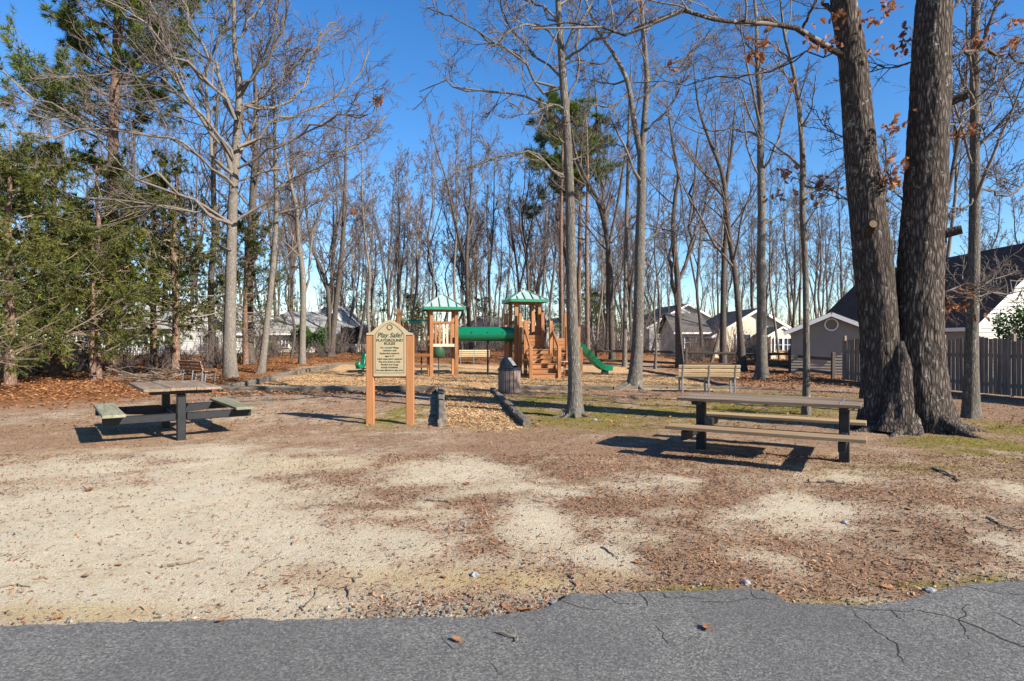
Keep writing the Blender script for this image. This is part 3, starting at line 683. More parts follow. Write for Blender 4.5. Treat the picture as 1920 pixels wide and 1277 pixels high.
picnic_table((3.585, 8.515, 0), -.525, 2.28, .96, 1.0, 2.36, .795, .45, 1.85, M['grey_wood'], M['tan_wood'], "picnic table with tan bench boards in front of the twin-trunk oak", False)

# ------------------------------------------------------------------ park benches
def park_bench(loc, yaw, slat_m, frame_m, label, L=1.83, posts=(-.78, 0, .78)):
    """faces its own +Y"""
    e = empty("park_bench", loc, yaw, label, 'bench', 'benches around the play area')
    for x in posts:
        fr = MB()
        fr.bar((x, -.26, -.08), (x, -.22, .42), .05, .06, .008).bar((x, -.22, .40), (x, -.36, .86), .05, .055, .008)
        fr.bar((x, -.24, .40), (x, .27, .415), .05, .05, .008).bar((x, .20, -.08), (x, .24, .40), .05, .05, .008)
        fr.build("frame", frame_m, e)
    for k in range(3): plank("seat_slat", e, (L, .14, .04), (0, -.13 + k * .152, .465), slat_m)
    for k in range(3):
        z = .555 + k * .125; y = -.225 - (z - .42) * .30
        plank("back_slat", e, (L, .04, .098), (0, y, z), slat_m, (.30, 0, 0))
    return e
park_bench(P3(5.98, 18.75), R(-4), M['bench_pine'], M['grey_metal'], "pale pine park bench seen from behind at the mulch edge")
park_bench(P3(-11.75, 22.9), R(-39), M['bench_brown'], M['grey_metal'], "reddish brown slatted park bench behind the mossy-seated picnic table")
park_bench(P3(-2.25, 36.2), PI, M['bench_pine'], M['grey_metal'], "slatted park bench facing forward under the green tube")

# ------------------------------------------------------------------ rules sign
sg = empty("rules_sign", P3(-2.325, 11.66), R(1.5), "beige playground rules sign with arched top between two orange posts", 'sign')
for sx in (-1, 1): vplank("post", sg, 1.76, .15, .12, (sx * .378, 0, .82), M['play_wood'], 0, .01)
ol = [(-.44, .915)]
ol = [(-.305, .915), (.305, .915), (.305, 1.70), (.44, 1.70), (.44, 1.735), (.345, 1.755)]
arch = []
for k in range(17):
    u = -1 + 2 * k / 16; arch.append((-.345 * u, 1.985 - .23 * abs(u) ** 1.55 * (1.0 if abs(u) < 1 else 1)))
ol = ol + arch[1:-1] + [(-.345, 1.755), (-.44, 1.735), (-.44, 1.70), (-.305, 1.70)]
pn = MB(); pn.prism(ol, -.075, -.025)
panel = pn.build("panel", M['sign_panel'], sg)
bd = []
inner = [(-.275, .975), (.275, .975), (.275, 1.715)] + [(.275 * -u, 1.935 - .22 * abs(u) ** 1.55) for u in np.linspace(-1, 1, 17)] + [(-.275, 1.715)]
bl = MB(); m_ = len(inner)
v = []
cxz = (0, 1.42)
for (x, z) in inner:
    v.append((x, -.0785, z)); v.append((x * .975, -.0785, cxz[1] + (z - cxz[1]) * .983))
bl.add(v, [(2 * k, 2 * ((k + 1) % m_), 2 * ((k + 1) % m_) + 1, 2 * k + 1) for k in range(m_)]); bl.build("border_line", M['sign_ink'], panel)
sunm = MB(); v = []; f = []
for k in range(40):
    a = 2 * PI * k / 40
    for r_ in (.040, .050): v.append((r_ * math.sin(a), -.0785, 1.845 + r_ * math.cos(a)))
for k in range(40): f.append((2 * k, 2 * ((k + 1) % 40), 2 * ((k + 1) % 40) + 1, 2 * k + 1))
sunm.add(v, f)
for k in range(12):
    a = 2 * PI * k / 12
    p = [(r_ * math.sin(a + da), -.0787, 1.845 + r_ * math.cos(a + da)) for r_, da in ((.049, -.2), (.066, 0), (.049, .2))]; sunm.add(p, [(0, 1, 2)])
sunm.build("sun_emblem", M['sign_ink'], panel)
def lettering(txt, z, size, shear=0.0, wide=1.0, off=0.0):
    cu = bpy.data.curves.new("lettering", 'FONT'); cu.body = txt; cu.size = size; cu.align_x = 'CENTER'; cu.shear = shear; cu.offset = off
    cu.materials.append(M['sign_ink']); tmp = bpy.data.objects.new("lettering_curve", cu); me = bpy.data.meshes.new_from_object(tmp); bpy.data.objects.remove(tmp)
    if not len(me.materials): me.materials.append(M['sign_ink'])
    o = link("lettering", me, None, panel, (0, -.0785, z), (PI / 2, 0, 0)); o.scale = (wide, 1, 1)
lettering("Play Safe!", 1.655, .125, .25, 1.0, .0022); lettering("PLAYGROUND", 1.575, .068, 0, 1.12, .0016); lettering("RULES", 1.515, .068, 0, 1.12, .0016)
for i, tx in enumerate(["For Connel Village", "residents only", "Equipment supports", "ages 2-12", "Adult supervision required", "Play area closes at dusk", "Alcohol and drugs", "strictly forbidden", "No pets allowed in play area"]):
    lettering(tx, 1.445 - i * .0535, .044, 0, 1.05 if len(tx) < 24 else .98, .0010)
plank("lower_rail", sg, (.60, .035, .05), (0, .03, .905), M['play_wood'])

# ------------------------------------------------------------------ litter bin
tc = empty("litter_bin", P3(-.08, 18.75), 0, "round slatted litter bin with black hooded lid beside the chip path", 'bin')
for k in range(17):
    a = 2 * PI * k / 17 + .1; vplank("slat", tc, .69, .105, .035, (.325 * math.cos(a), .325 * math.sin(a), .365), M['can_slat'], a + PI / 2, .006)
MB().lathe([(.27, .02), (.295, .04), (.295, .72), (.27, .72), (.265, .1)], 24).build("liner", M['black_plastic'], tc, smooth=True)
MB().lathe([(.33, .695), (.365, .705), (.365, .745), (.32, .775)], 28).build("lid_rim", M['black_plastic'], tc, smooth=True)
bm = bmesh.new(); bmesh.ops.create_uvsphere(bm, u_segments=28, v_segments=16, radius=.315)
bmesh.ops.scale(bm, vec=(1, 1, 1.22), verts=bm.verts); bmesh.ops.translate(bm, vec=(0, 0, .77), verts=bm.verts)
bmesh.ops.bisect_plane(bm, geom=bm.verts[:] + bm.edges[:] + bm.faces[:], plane_co=(0, 0, .765), plane_no=(0, 0, -1), clear_outer=True)
r_ = bmesh.ops.bisect_plane(bm, geom=bm.verts[:] + bm.edges[:] + bm.faces[:], plane_co=(.06, -.02, .97), plane_no=(.80, -.28, .62), clear_outer=True)
eg = [x for x in r_['geom_cut'] if isinstance(x, bmesh.types.BMEdge)]
me = bpy.data.meshes.new("hood"); bmesh.ops.holes_fill(bm, edges=bm.edges[:], sides=0); bm.to_mesh(me); bm.free()
me.polygons.foreach_set("use_smooth", [True] * len(me.polygons)); me.set_sharp_from_angle(angle=R(35))
hood = link("hood", me, M['black_plastic'], tc)
fl = MB(); nrm = Vector((.80, -.28, .62)).normalized(); u = Vector((.28, .80, 0)).normalized(); w_ = nrm.cross(u)
c = Vector((.06, -.02, .97)) + nrm * .012 - w_ * .02
M4 = Matrix((u, w_, nrm)).transposed().to_4x4(); fl.box(c, (.30, .30, .012), M=M4, b=.005); fl.build("flap", M['grey_metal'], tc)

# ------------------------------------------------------------------ landscape timbers around the play area
def timber(p, q, label, w=.17, h=.19, tilt=0.0):
    """a square old timber lying on the ground, worn at the ends"""
    z0, z1 = float(gz(*p)), float(gz(*q)); a = Vector((p[0], p[1], z0 + h / 2 - .025)); b = Vector((q[0], q[1], z1 + h / 2 - .025 + tilt))
    d = (b - a); L = d.length; n = max(4, int(L / .18)); rg = np.random.default_rng(int(abs(p[0] * 100 + p[1] * 37)) + 3); v = []; f = []
    k = 8; prof = [(-.5, -.36), (-.36, -.5), (.36, -.5), (.5, -.36), (.5, .36), (.36, .5), (-.36, .5), (-.5, .36)]
    for i in range(n + 1):
        x = -L / 2 + L * i / n; tp = 1 - (.10 * (i in (0, n)))
        for (u_, w__) in prof: v.append((x + rg.normal() * .006, (u_ * w + rg.normal() * .007) * tp, (w__ * h + rg.normal() * .007) * tp))
    for i in range(n):
        for j in range(k): f.append((i * k + j, i * k + (j + 1) % k, (i + 1) * k + (j + 1) % k, (i + 1) * k + j))
    f.append(tuple(range(k))[::-1]); f.append(tuple(n * k + j for j in range(k)))
    o = MB().add(v, f).build("landscape_timber", M['timber_wood'], None, (a + b) / 2, (0, -math.asin(d.z / L), math.atan2(d.y, d.x)))
    tag(o, label, 'timber', 'timbers edging the play area'); return o
timber((-1.28, 11.2), (-1.72, 14.9), "old timber edging the chip path, the near one beside the rules sign", .16, .20)
timber((-1.74, 15.0), (-2.22, 19.0), "old timber edging the chip path, continuing behind the rules sign", .16, .2)
timber((.27, 11.35), (-.16, 15.3), "old timber edging the chip path, near one in front of the litter bin", .16, .15, .02)
timber((-.18, 15.4), (-.62, 19.4), "old timber edging the chip path, running up to the litter bin", .16, .15)
timber((-9.05, 19.2), (-6.65, 19.0), "pale weathered border timber, at the play area's left front corner", .2, .2)
timber((-6.6, 19.0), (-4.4, 18.85), "weathered border timber, second along the front from the left corner", .2, .2)
timber((-4.35, 18.85), (-2.35, 18.75), "shaded border timber just behind the rules sign", .2, .22)
timber((-9.15, 19.3), (-9.6, 23.6), "border timber running back past the brown bench", .2, .2)
timber((-9.62, 23.7), (-9.95, 28.0), "border timber running back beside the large pale trunk", .2, .2)
timber((-9.95, 28.1), (-9.6, 33.5), "far border timber at the leaf litter behind the play area", .2, .2)
timber((-.35, 19.75), (1.9, 19.6), "mossy border timber beside the litter bin", .2, .17)
timber((1.95, 19.6), (3.2, 19.55), "border timber behind the lone trunk in the middle", .2, .17)
timber((3.25, 19.55), (5.0, 19.9), "pale border timber at the rooted trunk's foot", .16, .14)
timber((5.05, 19.9), (7.5, 20.3), "pale border timber under the pine bench", .14, .12)
timber((7.5, 20.4), (7.35, 25.4), "border timber along the mulch's right side", .16, .12)
timber((7.3, 25.5), (6.3, 33.0), "dark border timber running back from the pine bench to the leaf mound", .16, .14)

# ------------------------------------------------------------------ the play structure
PY = 27.3
ps = empty("play_structure", (0, PY, 0), 0, "orange wooden play structure with two green-trimmed towers, tube, stairs and slide", 'play structure')
PW = M['play_wood']
def post(x, y, z, w=.155): return vplank("post", ps, z + .1, w, w, (x, y, z / 2 - .05), PW, TR, .012)
def rot2(x, y, a): return (x * math.cos(a) - y * math.sin(a), x * math.sin(a) + y * math.cos(a))
def tower(cx, cy, hw, ztop, zeave, zapex, rw, a, zdeck):
    global TR; TR = a
    for sx in (-1, 1):
        for sy in (-1, 1):
            dx, dy = rot2(sx * hw, sy * hw, a); post(cx + dx, cy + dy, ztop)
    for s_ in (-1, 1):          # beams under the roof
        for ax in (0, 1):
            p = rot2(*((-hw - .12, s_ * hw) if ax == 0 else (s_ * hw, -hw - .12)), a); q = rot2(*((hw + .12, s_ * hw) if ax == 0 else (s_ * hw, hw + .12)), a)
            board("roof_beam", ps, (cx + p[0], cy + p[1], ztop + .045 + ax * .003), (cx + q[0], cy + q[1], ztop + .045 + ax * .003), .17 - ax * .006, .085, PW, .006)
    n = 6
    for k in range(n):          # deck boards
        u = -hw + (k + .5) * 2 * hw / n; p = rot2(-hw + .06, u, a); q = rot2(hw - .06, u, a)
        board("deck_board", ps, (cx + p[0], cy + p[1], zdeck), (cx + q[0], cy + q[1], zdeck), 2 * hw / n - .012, .05, PW, .005)
    # roof: four plates with green seams and eave trim
    rf = link("roof", None, None, ps, (cx, cy, 0), (0, 0, a))
    for k in range(4):
        ang = k * PI / 2
        fcn = MB(); v = [(-rw, -rw, zeave), (rw, -rw, zeave), (0, 0, zapex), (-rw, -rw, zeave - .035), (rw, -rw, zeave - .035), (0, 0, zapex - .04)]
        fcn.add(v, [(0, 1, 2), (3, 5, 4), (0, 3, 4, 1)]); fcn.build("roof_plate", M['roof_glare'], rf, None, (0, 0, ang))
        MB().box((0, -rw - .005, zeave - .035), (2 * rw + .05, .05, .13), b=.01).build("eave_trim", M['green_metal'], rf, None, (0, 0, ang))
        for u in (-.62, -.22, .22, .62):
            f_ = 1 - abs(u); top = (u * rw, -rw * (1 - f_), zeave + (zapex - zeave) * f_ + .02); bot = (u * rw, -rw, zeave + .02)
            MB().bar(bot, top, .035, .045).build("seam", M['green_metal'], rf, None, (0, 0, ang))
        MB().bar((-rw, -rw, zeave + .015), (0, 0, zapex + .015), .06, .06).build("hip_cap", M['roof_glare'], rf, None, (0, 0, ang))
    return rf
a1 = R(13)
tower(-3.17, .5, .56, 2.93, 3.06, 3.70, .90, a1, 1.40)
def T1(u, v): d = rot2(u, v, a1); return (-3.17 + d[0], .5 + d[1])
x0, y0 = T1(-.5, -.56); x1, y1 = T1(.5, -.56)
board("sill_board", ps, (x0, y0, 1.385), (x1, y1, 1.385), .10, .13, M['beige_wood'])
board("top_rail", ps, (x0, y0, 2.40), (x1, y1, 2.40), .075, .10, PW)
for k, u in enumerate((-.36, -.19, -.01, .15, .33)):
    x, y = T1(u, -.56); vplank("barrier_slat", ps, .90, .095, .035, (x, y, 1.90), M['beige_wood'] if k in (2, 3) else PW, a1)
for v_ in (.56,):
    x0, y0 = T1(-.5, v_); x1, y1 = T1(.5, v_)
    for z in (1.39, 2.40): board("top_rail", ps, (x0, y0, z), (x1, y1, z), .075, .11, PW)
# climbing beams running left from the tower, the overhead bar and its post
TR = 0.0
fl_ = T1(-.56, -.56)
post(-5.12, .25, 3.03, .17); post(-5.0, 1.3, 2.6, .15)
for z, l in ((.95, -4.75), (.46, -4.75)): board("climbing_beam", ps, (l, .1, z), (fl_[0], fl_[1] - .1, z), .09, .13, PW)
board("climbing_beam", ps, (-5.12, .25, .70), (-4.7, .1, .70), .09, .12, PW); vplank("beam_post", ps, 1.05, .13, .13, (-4.72, .1, .48), PW, 0)
MB().bar((-5.05, .22, 2.52), (-3.7, .1, 2.49), .045, .06, .01).build("overhead_bar", M['green_metal'], ps)
MB().tube([(-4.62, .19, 2.46), (-4.55, .19, 2.44), (-4.18, .15, 2.43), (-4.1, .15, 2.45)], [.06, .095, .095, .06], 12).build("hand_grip", M['green_metal'], ps, smooth=True)
MB().lathe([(.02, 1.07), (.20, 1.08), (.22, 1.11), (.20, 1.15), (.02, 1.16)], 20, (-4.12, .45, 0)).build("stepping_pod", M['dark_green'], ps, smooth=True)
MB().tube([(-4.12, .45, -.1), (-4.12, .45, 1.1)], .03, 8).build("pod_pole", M['black_metal'], ps, smooth=True)
# drum hanging under the deck
MB().lathe([(.05, .80), (.20, .83), (.29, .92), (.32, 1.08), (.31, 1.30), (.30, 1.36)], 24, (-3.32, .15, 0)).build("drum", M['dark_green'], ps, smooth=True)
MB().tube([(-3.30, .15, -.1), (-3.30, .15, .82)], .022, 8).build("drum_pole", M['black_metal'], ps, smooth=True)
# crawl tube
def ring_tube(mb, x0, x1, y, z, r0, r1, n=32):
    v = []; f = []
    for x, r_ in ((x0, r0), (x1, r0), (x1, r1), (x0, r1)):
        for k in range(n): a = 2 * PI * k / n; v.append((x, y + r_ * math.cos(a), z + r_ * math.sin(a)))
    for j in range(4):
        for k in range(n): f.append((j * n + k, j * n + (k + 1) % n, ((j + 1) % 4) * n + (k + 1) % n, ((j + 1) % 4) * n + k))
    return mb.add(v, f)
tb = ring_tube(MB(), -2.50, .13, .50, 1.885, .335, .315).build("crawl_tube", M['green_plastic'], ps, smooth=True)
for x in (-2.46, -.18, .12): ring_tube(MB(), x - .03, x + .03, .50, 1.885, .358, .334).build("tube_flange", M['green_plastic'] if x < 0 else M['black_plastic'], tb, smooth=True)
ring_tube(MB(), .16, .42, .50, 1.885, .36, .31).build("tube_end_band", M['black_plastic'], tb, smooth=True)  # dark band around the tube's right end
for x in (-1.84, -1.10, -.42):
    MB().lathe([(.0, .345), (.035, .345), (.035, .30), (.0, .30)][::-1], 12).build("tube_bolt", M['bolt'], tb, (x, .50, 1.885), (PI / 2 - .22, 0, 0))
MB().tube([(-1.10, .5, -.1), (-1.10, .5, 1.56)], .045, 10).build("tube_pole", M['black_metal'], ps, smooth=True)
MB().box((-1.10, .5, 1.555), (.16, .30, .03), b=.005).build("tube_saddle", M['black_metal'], ps)
# right-hand tower
a2 = R(14)
tower(.58, .75, .54, 3.27, 3.42, 3.92, .86, a2, 1.55)
def T2(u, v): d = rot2(u, v, a2); return (.58 + d[0], .75 + d[1])
for z in (1.46, 2.45):
    x0, y0 = T2(-.48, .54); x1, y1 = T2(.48, .54); board("top_rail", ps, (x0, y0, z), (x1, y1, z), .07, .11, PW)
for u in (-.3, -.1, .1, .3):
    x, y = T2(u, .54); vplank("barrier_slat", ps, .95, .10, .035, (x, y, 1.96), PW, a2)
x0, y0 = T2(-.5, -.54); x1, y1 = T2(-.5, .54)
for z in (1.46, 2.42): board("top_rail", ps, (x0, y0, z), (x1, y1, z), .06, .10, PW)
x0, y0 = T2(.54, -.48); x1, y1 = T2(.54, .48)
for z in (1.46, 1.62, 1.78, 1.94): board("side_panel", ps, (x0, y0, z), (x1, y1, z), .04, .15, PW)
# extra posts left and behind the tower
TR = a2
post(-.28, 1.0, 2.85, .16); post(-.20, .2, 1.5, .14); post(.36, -.15, 2.82, .14)
# stair landing, its posts and panels
TR = R(10)
for x, y, z in ((1.37, .15, 2.86), (2.42, .35, 2.84), (2.42, -.55, 2.2), (1.72, -.28, 2.47), (.60, -.10, 2.50)): post(x, y, z, .15)
for k in range(5): board("deck_board", ps, (.6, -.12 + k * .19, 1.20), (2.45, .06 + k * .19, 1.20), .175, .05, PW)
for z in (1.30, 1.45, 1.60, 1.75): board("landing_panel", ps, (.66, .05, z + .02), (1.36, .12, z + .02), .035, .14, PW)
for z in (1.33, 1.48, 1.63): board("landing_panel", ps, (1.76, .18, z), (2.36, .28, z), .035, .14, PW)
board("landing_rail", ps, (1.4, .2, 2.35), (2.42, .35, 2.33), .03, .03, M['green_metal']); board("landing_rail", ps, (1.4, .2, 2.0), (2.42, .35, 1.98), .03, .03, M['green_metal'])
# stairs
st = link("stairs", None, None, ps, (1.385, -1.55, 0), (0, 0, R(9)))
nst = 6; rise = 1.2 / nst; run = .235
for k in range(nst):
    plank("riser", st, (1.06, .03, rise - .012), (0, .02 + k * run, rise * (k + .5)), PW)
    plank("tread", st, (1.06, run + .02, .035), (0, .10 + k * run, rise * (k + 1) - .012), PW)
for sx in (-1, 1):
    vplank("newel_post", st, 1.45, .15, .15, (sx * .615, -.02, .62), PW, 0, .012)
    board("handrail", st, (sx * .615, .03, 1.25), (sx * .615, 1.42, 2.15), .06, .14, PW)
    board("stringer", st, (sx * .56, .05, .10), (sx * .56, 1.42, 1.12), .04, .24, PW)
    vplank("rail_post", st, 1.4, .12, .12, (sx * .615, 1.30, 1.6), PW)
board("stair_brace", st, (.66, .60, .95), (.66, .05, .12), .04, .06, PW)
# transfer steps right of the stairs
for k, (z, y) in enumerate(((.36, -.85), (.68, -.62), (.95, -.42), (1.18, -.2))):
    board("transfer_step", ps, (2.10, y, z), (2.95, y + .1, z), .34, .05, M['beige_wood'] if k in (0, 1) else PW)
for x, y in ((2.98, -.85), (2.98, .1)): post(x, y, 1.3 if y < 0 else 2.2, .14)
for z in (.52, 1.06): board("transfer_panel", ps, (2.12, -.25, z), (2.9, -.15, z), .035, .13, PW)
for k in range(4): board("deck_board", ps, (2.5, .02 + k * .17, 1.24), (3.05, .09 + k * .17, 1.24), .16, .05, PW)
# slide
pth = [(2.75, 1.33), (3.0, 1.29), (3.2, 1.13), (3.45, .88), (3.72, .60), (3.95, .40), (4.15, .28), (4.35, .24), (4.56, .25)]
sec = [(-.27, .20), (-.235, .205), (-.205, .03), (-.12, .0), (.12, .0), (.205, .03), (.235, .205), (.27, .20), (.265, .10), (.23, -.035), (-.23, -.035), (-.265, .10)]
v = []; f = []; ns = len(sec); fine = []
pp = np.array(pth); tt = np.linspace(0, len(pth) - 1, 33)
px_ = np.interp(tt, range(len(pth)), pp[:, 0]); pz_ = np.interp(tt, range(len(pth)), pp[:, 1])
for _ in range(2):
    px_[1:-1] = (px_[:-2] + 2 * px_[1:-1] + px_[2:]) / 4; pz_[1:-1] = (pz_[:-2] + 2 * pz_[1:-1] + pz_[2:]) / 4
for i in range(33):
    a, b = max(i - 1, 0), min(i + 1, 32); tx, tz = px_[b] - px_[a], pz_[b] - pz_[a]; L_ = math.hypot(tx, tz); nx_, nz_ = -tz / L_, tx / L_
    yy = .35 + (px_[i] - 2.75) * .33
    for (u, w_) in sec: v.append((px_[i] + nx_ * w_ - u * .31, yy + u * .95, pz_[i] + nz_ * w_))
for i in range(32):
    for j in range(ns): f.append((i * ns + j, i * ns + (j + 1) % ns, (i + 1) * ns + (j + 1) % ns, (i + 1) * ns + j))
f.append(tuple(range(ns))[::-1]); f.append(tuple(32 * ns + j for j in range(ns)))
MB().add(v, f).build("slide", M['green_plastic'], ps, smooth=True)
MB().box((4.28, .86, .08), (.30, .34, .28), b=.02).build("slide_foot", M['black_plastic'], ps)
# spring rider left of the sign
sp = empty("spring_rider", P3(-6.58, 26.6), 1.25, "small green spring rider on a dark coil left of the rules sign", 'spring rider')
MB().tube([(.13 * math.cos(k * .5), .13 * math.sin(k * .5), .02 + k * .0085) for k in range(40)], .022, 6).build("coil_spring", M['black_metal'], sp, smooth=True)
MB().lathe([(.17, -.05), (.19, 0), (.15, .03)], 16).build("base_plate", M['black_metal'], sp)
bd_ = [(-.34, .52), (-.28, .66), (-.20, .62), (-.08, .52), (.04, .52), (.12, .62), (.16, .86), (.22, 1.02), (.34, 1.06), (.42, .98), (.38, .88), (.30, .84), (.30, .66), (.26, .50), (.16, .38), (-.16, .34), (-.28, .40)]
o = MB().prism(bd_, -.11, .11).build("body", M['green_plastic'], sp, smooth=True); md = o.modifiers.new("b", 'BEVEL'); md.width = .05; md.segments = 3
MB().tube([(.20, -.28, .80), (.20, .28, .80)], .022, 8).build("handle_bar", M['black_metal'], sp, smooth=True); MB().tube([(.02, -.28, .36), (.02, .28, .36)], .022, 8).build("foot_rest", M['black_metal'], sp, smooth=True)

# ------------------------------------------------------------------ trees
def unit(a): return a / (np.linalg.norm(a, axis=-1, keepdims=True) + 1e-9)
def tubes(Ps, Rs, s):
    """many tapering tubes at once: Ps (B,n,3), Rs (B,n)"""
    B, n, _ = Ps.shape
    T = unit(np.gradient(Ps, axis=1)); mean = unit(T.mean(1, keepdims=True))
    ref = np.where(np.abs(mean[..., 2:3]) < .8, np.array([0, 0, 1.]), np.array([1., 0, 0]))
    U = unit(np.cross(T, np.broadcast_to(ref, T.shape))); Vv = np.cross(T, U)
    a = np.arange(s) * 2 * PI / s
    V = Ps[:, :, None, :] + Rs[:, :, None, None] * (U[:, :, None, :] * np.cos(a)[:, None] + Vv[:, :, None, :] * np.sin(a)[:, None])
    i = np.arange(B * n * s).reshape(B, n, s); j = np.roll(i, -1, axis=2)
    F = np.stack([i[:, :-1], j[:, :-1], j[:, 1:], i[:, 1:]], -1).reshape(-1, 4)
    return V.reshape(-1, 3), F
def cat_tubes(lst):
    Vs, Fs, o = [], [], 0
    for (Ps, Rs, s) in lst:
        if len(Ps) == 0: continue
        V, F = tubes(Ps, Rs, s); Vs.append(V); Fs.append(F + o); o += len(V)
    return np.concatenate(Vs), np.concatenate(Fs)
def resample(P, n):
    P = np.asarray(P, float); k = len(P)
    if k > 2:                                   # round the corners first
        t = np.linspace(0, k - 1, 8 * k); i = np.clip(np.floor(t).astype(int), 0, k - 2); f = (t - i)[:, None]
        p0, p1, p2, p3 = P[np.maximum(i - 1, 0)], P[i], P[i + 1], P[np.minimum(i + 2, k - 1)]
        P = .5 * ((2 * p1) + (-p0 + p2) * f + (2 * p0 - 5 * p1 + 4 * p2 - p3) * f ** 2 + (-p0 + 3 * p1 - 3 * p2 + p3) * f ** 3)
    d = np.concatenate([[0], np.cumsum(np.linalg.norm(np.diff(P, axis=0), axis=1))]); q = np.linspace(0, d[-1], n)
    return np.stack([np.interp(q, d, P[:, c]) for c in range(3)], -1)
def walk(rng, p0, d0, L, n, gn, trop):
    B = len(p0); Ps = np.zeros((B, n, 3)); Ps[:, 0] = p0; d = d0.copy(); st = (L / (n - 1))[:, None]
    for k in range(1, n):
        d = unit(d + rng.normal(size=(B, 3)) * gn + np.array([0, 0, 1.]) * trop); Ps[:, k] = Ps[:, k - 1] + d * st
    return Ps
def sprout(rng, Ps, Rs, m, t0, t1, ang, asd, lenf, n, gn, trop, rf=.62, rmin=.004, taper=.35, absL=None, shrink=.5):
    B, N, _ = Ps.shape; idx = np.repeat(np.arange(B), m)
    t = (np.tile(np.arange(m), B) + rng.random(B * m)) / m; t = t0 + (t1 - t0) * t
    x = t * (N - 1); i = np.clip(np.floor(x).astype(int), 0, N - 2); f = (x - i)[:, None]
    p0 = Ps[idx, i] * (1 - f) + Ps[idx, i + 1] * f; tan = unit(Ps[idx, i + 1] - Ps[idx, i])
    r = Rs[idx, i] * (1 - f[:, 0]) + Rs[idx, i + 1] * f[:, 0]
    q = unit(rng.normal(size=(B * m, 3))); q = unit(q - (q * tan).sum(1, keepdims=True) * tan)
    a = ang + rng.normal(size=B * m) * asd
    d = np.cos(a)[:, None] * tan + np.sin(a)[:, None] * q
    plen = np.linalg.norm(np.diff(Ps, axis=1), axis=2).sum(1)[idx] if absL is None else absL
    L = plen * lenf * (1 - shrink * t) * rng.uniform(.55, 1.3, B * m)
    P2 = walk(rng, p0, d, L, n, gn, trop); r0 = np.maximum(r * rf * rng.uniform(.6, 1.05, B * m), rmin)
    return P2, np.maximum(r0[:, None] * np.linspace(1, taper, n)[None], rmin * .6)
def trunk_mesh(P, Rd, sides, step, flare=.5, lobes=5, rough=.05, seed=0, z_ref=None, furrow=0.0):
    """one trunk: smooth curve, root flare, uneven girth"""
    P = np.asarray(P, float); Ltot = np.linalg.norm(np.diff(P, axis=0), axis=1).sum(); n = max(6, int(Ltot / step))
    d = np.concatenate([[0], np.cumsum(np.linalg.norm(np.diff(P, axis=0), axis=1))])
    Q = resample(P, n); q = np.linspace(0, d[-1], n); rr = np.interp(q, d, Rd)
    V, F = tubes(Q[None], rr[None], sides); V = V.reshape(n, sides, 3)
    a = np.arange(sides) / sides * 2 * PI; hgt = (Q[:, 2] - Q[0, 2])
    lob = .55 + .45 * np.cos(lobes * a + seed) + .25 * np.cos((lobes - 2) * a + 2 * seed)
    k = 1 + flare * np.exp(-np.maximum(hgt, 0) / .28)[:, None] * lob[None] + .16 * flare * np.exp(-np.maximum(hgt, 0) / 1.1)[:, None]
    ca, sa = np.cos(a)[None] * 1.7, np.sin(a)[None] * 1.7
    k = k + rough * 2 * (fbm(ca + hgt[:, None] * .9 + seed, sa - hgt[:, None] * .7, 3, seed % 50) - .5)
    if furrow: k = k + furrow * (fbm(np.tile(a[None] * 7.0, (n, 1)) + (fbm(hgt[:, None] * 2.2, a[None] * 2, 2, 9) - .5) * 3.2, hgt[:, None] * 2.6 + 0 * a[None], 3, 17) - .5)
    V = Q[:, None] + (V - Q[:, None]) * k[:, :, None]
    V = V.reshape(-1, 3); cap = len(V); V = np.concatenate([V, Q[-1:] + 0])
    F3 = np.array([((n - 1) * sides + j, (n - 1) * sides + (j + 1) % sides, cap) for j in range(sides)])
    return V, F, F3, Q, rr
NTREE = [0]
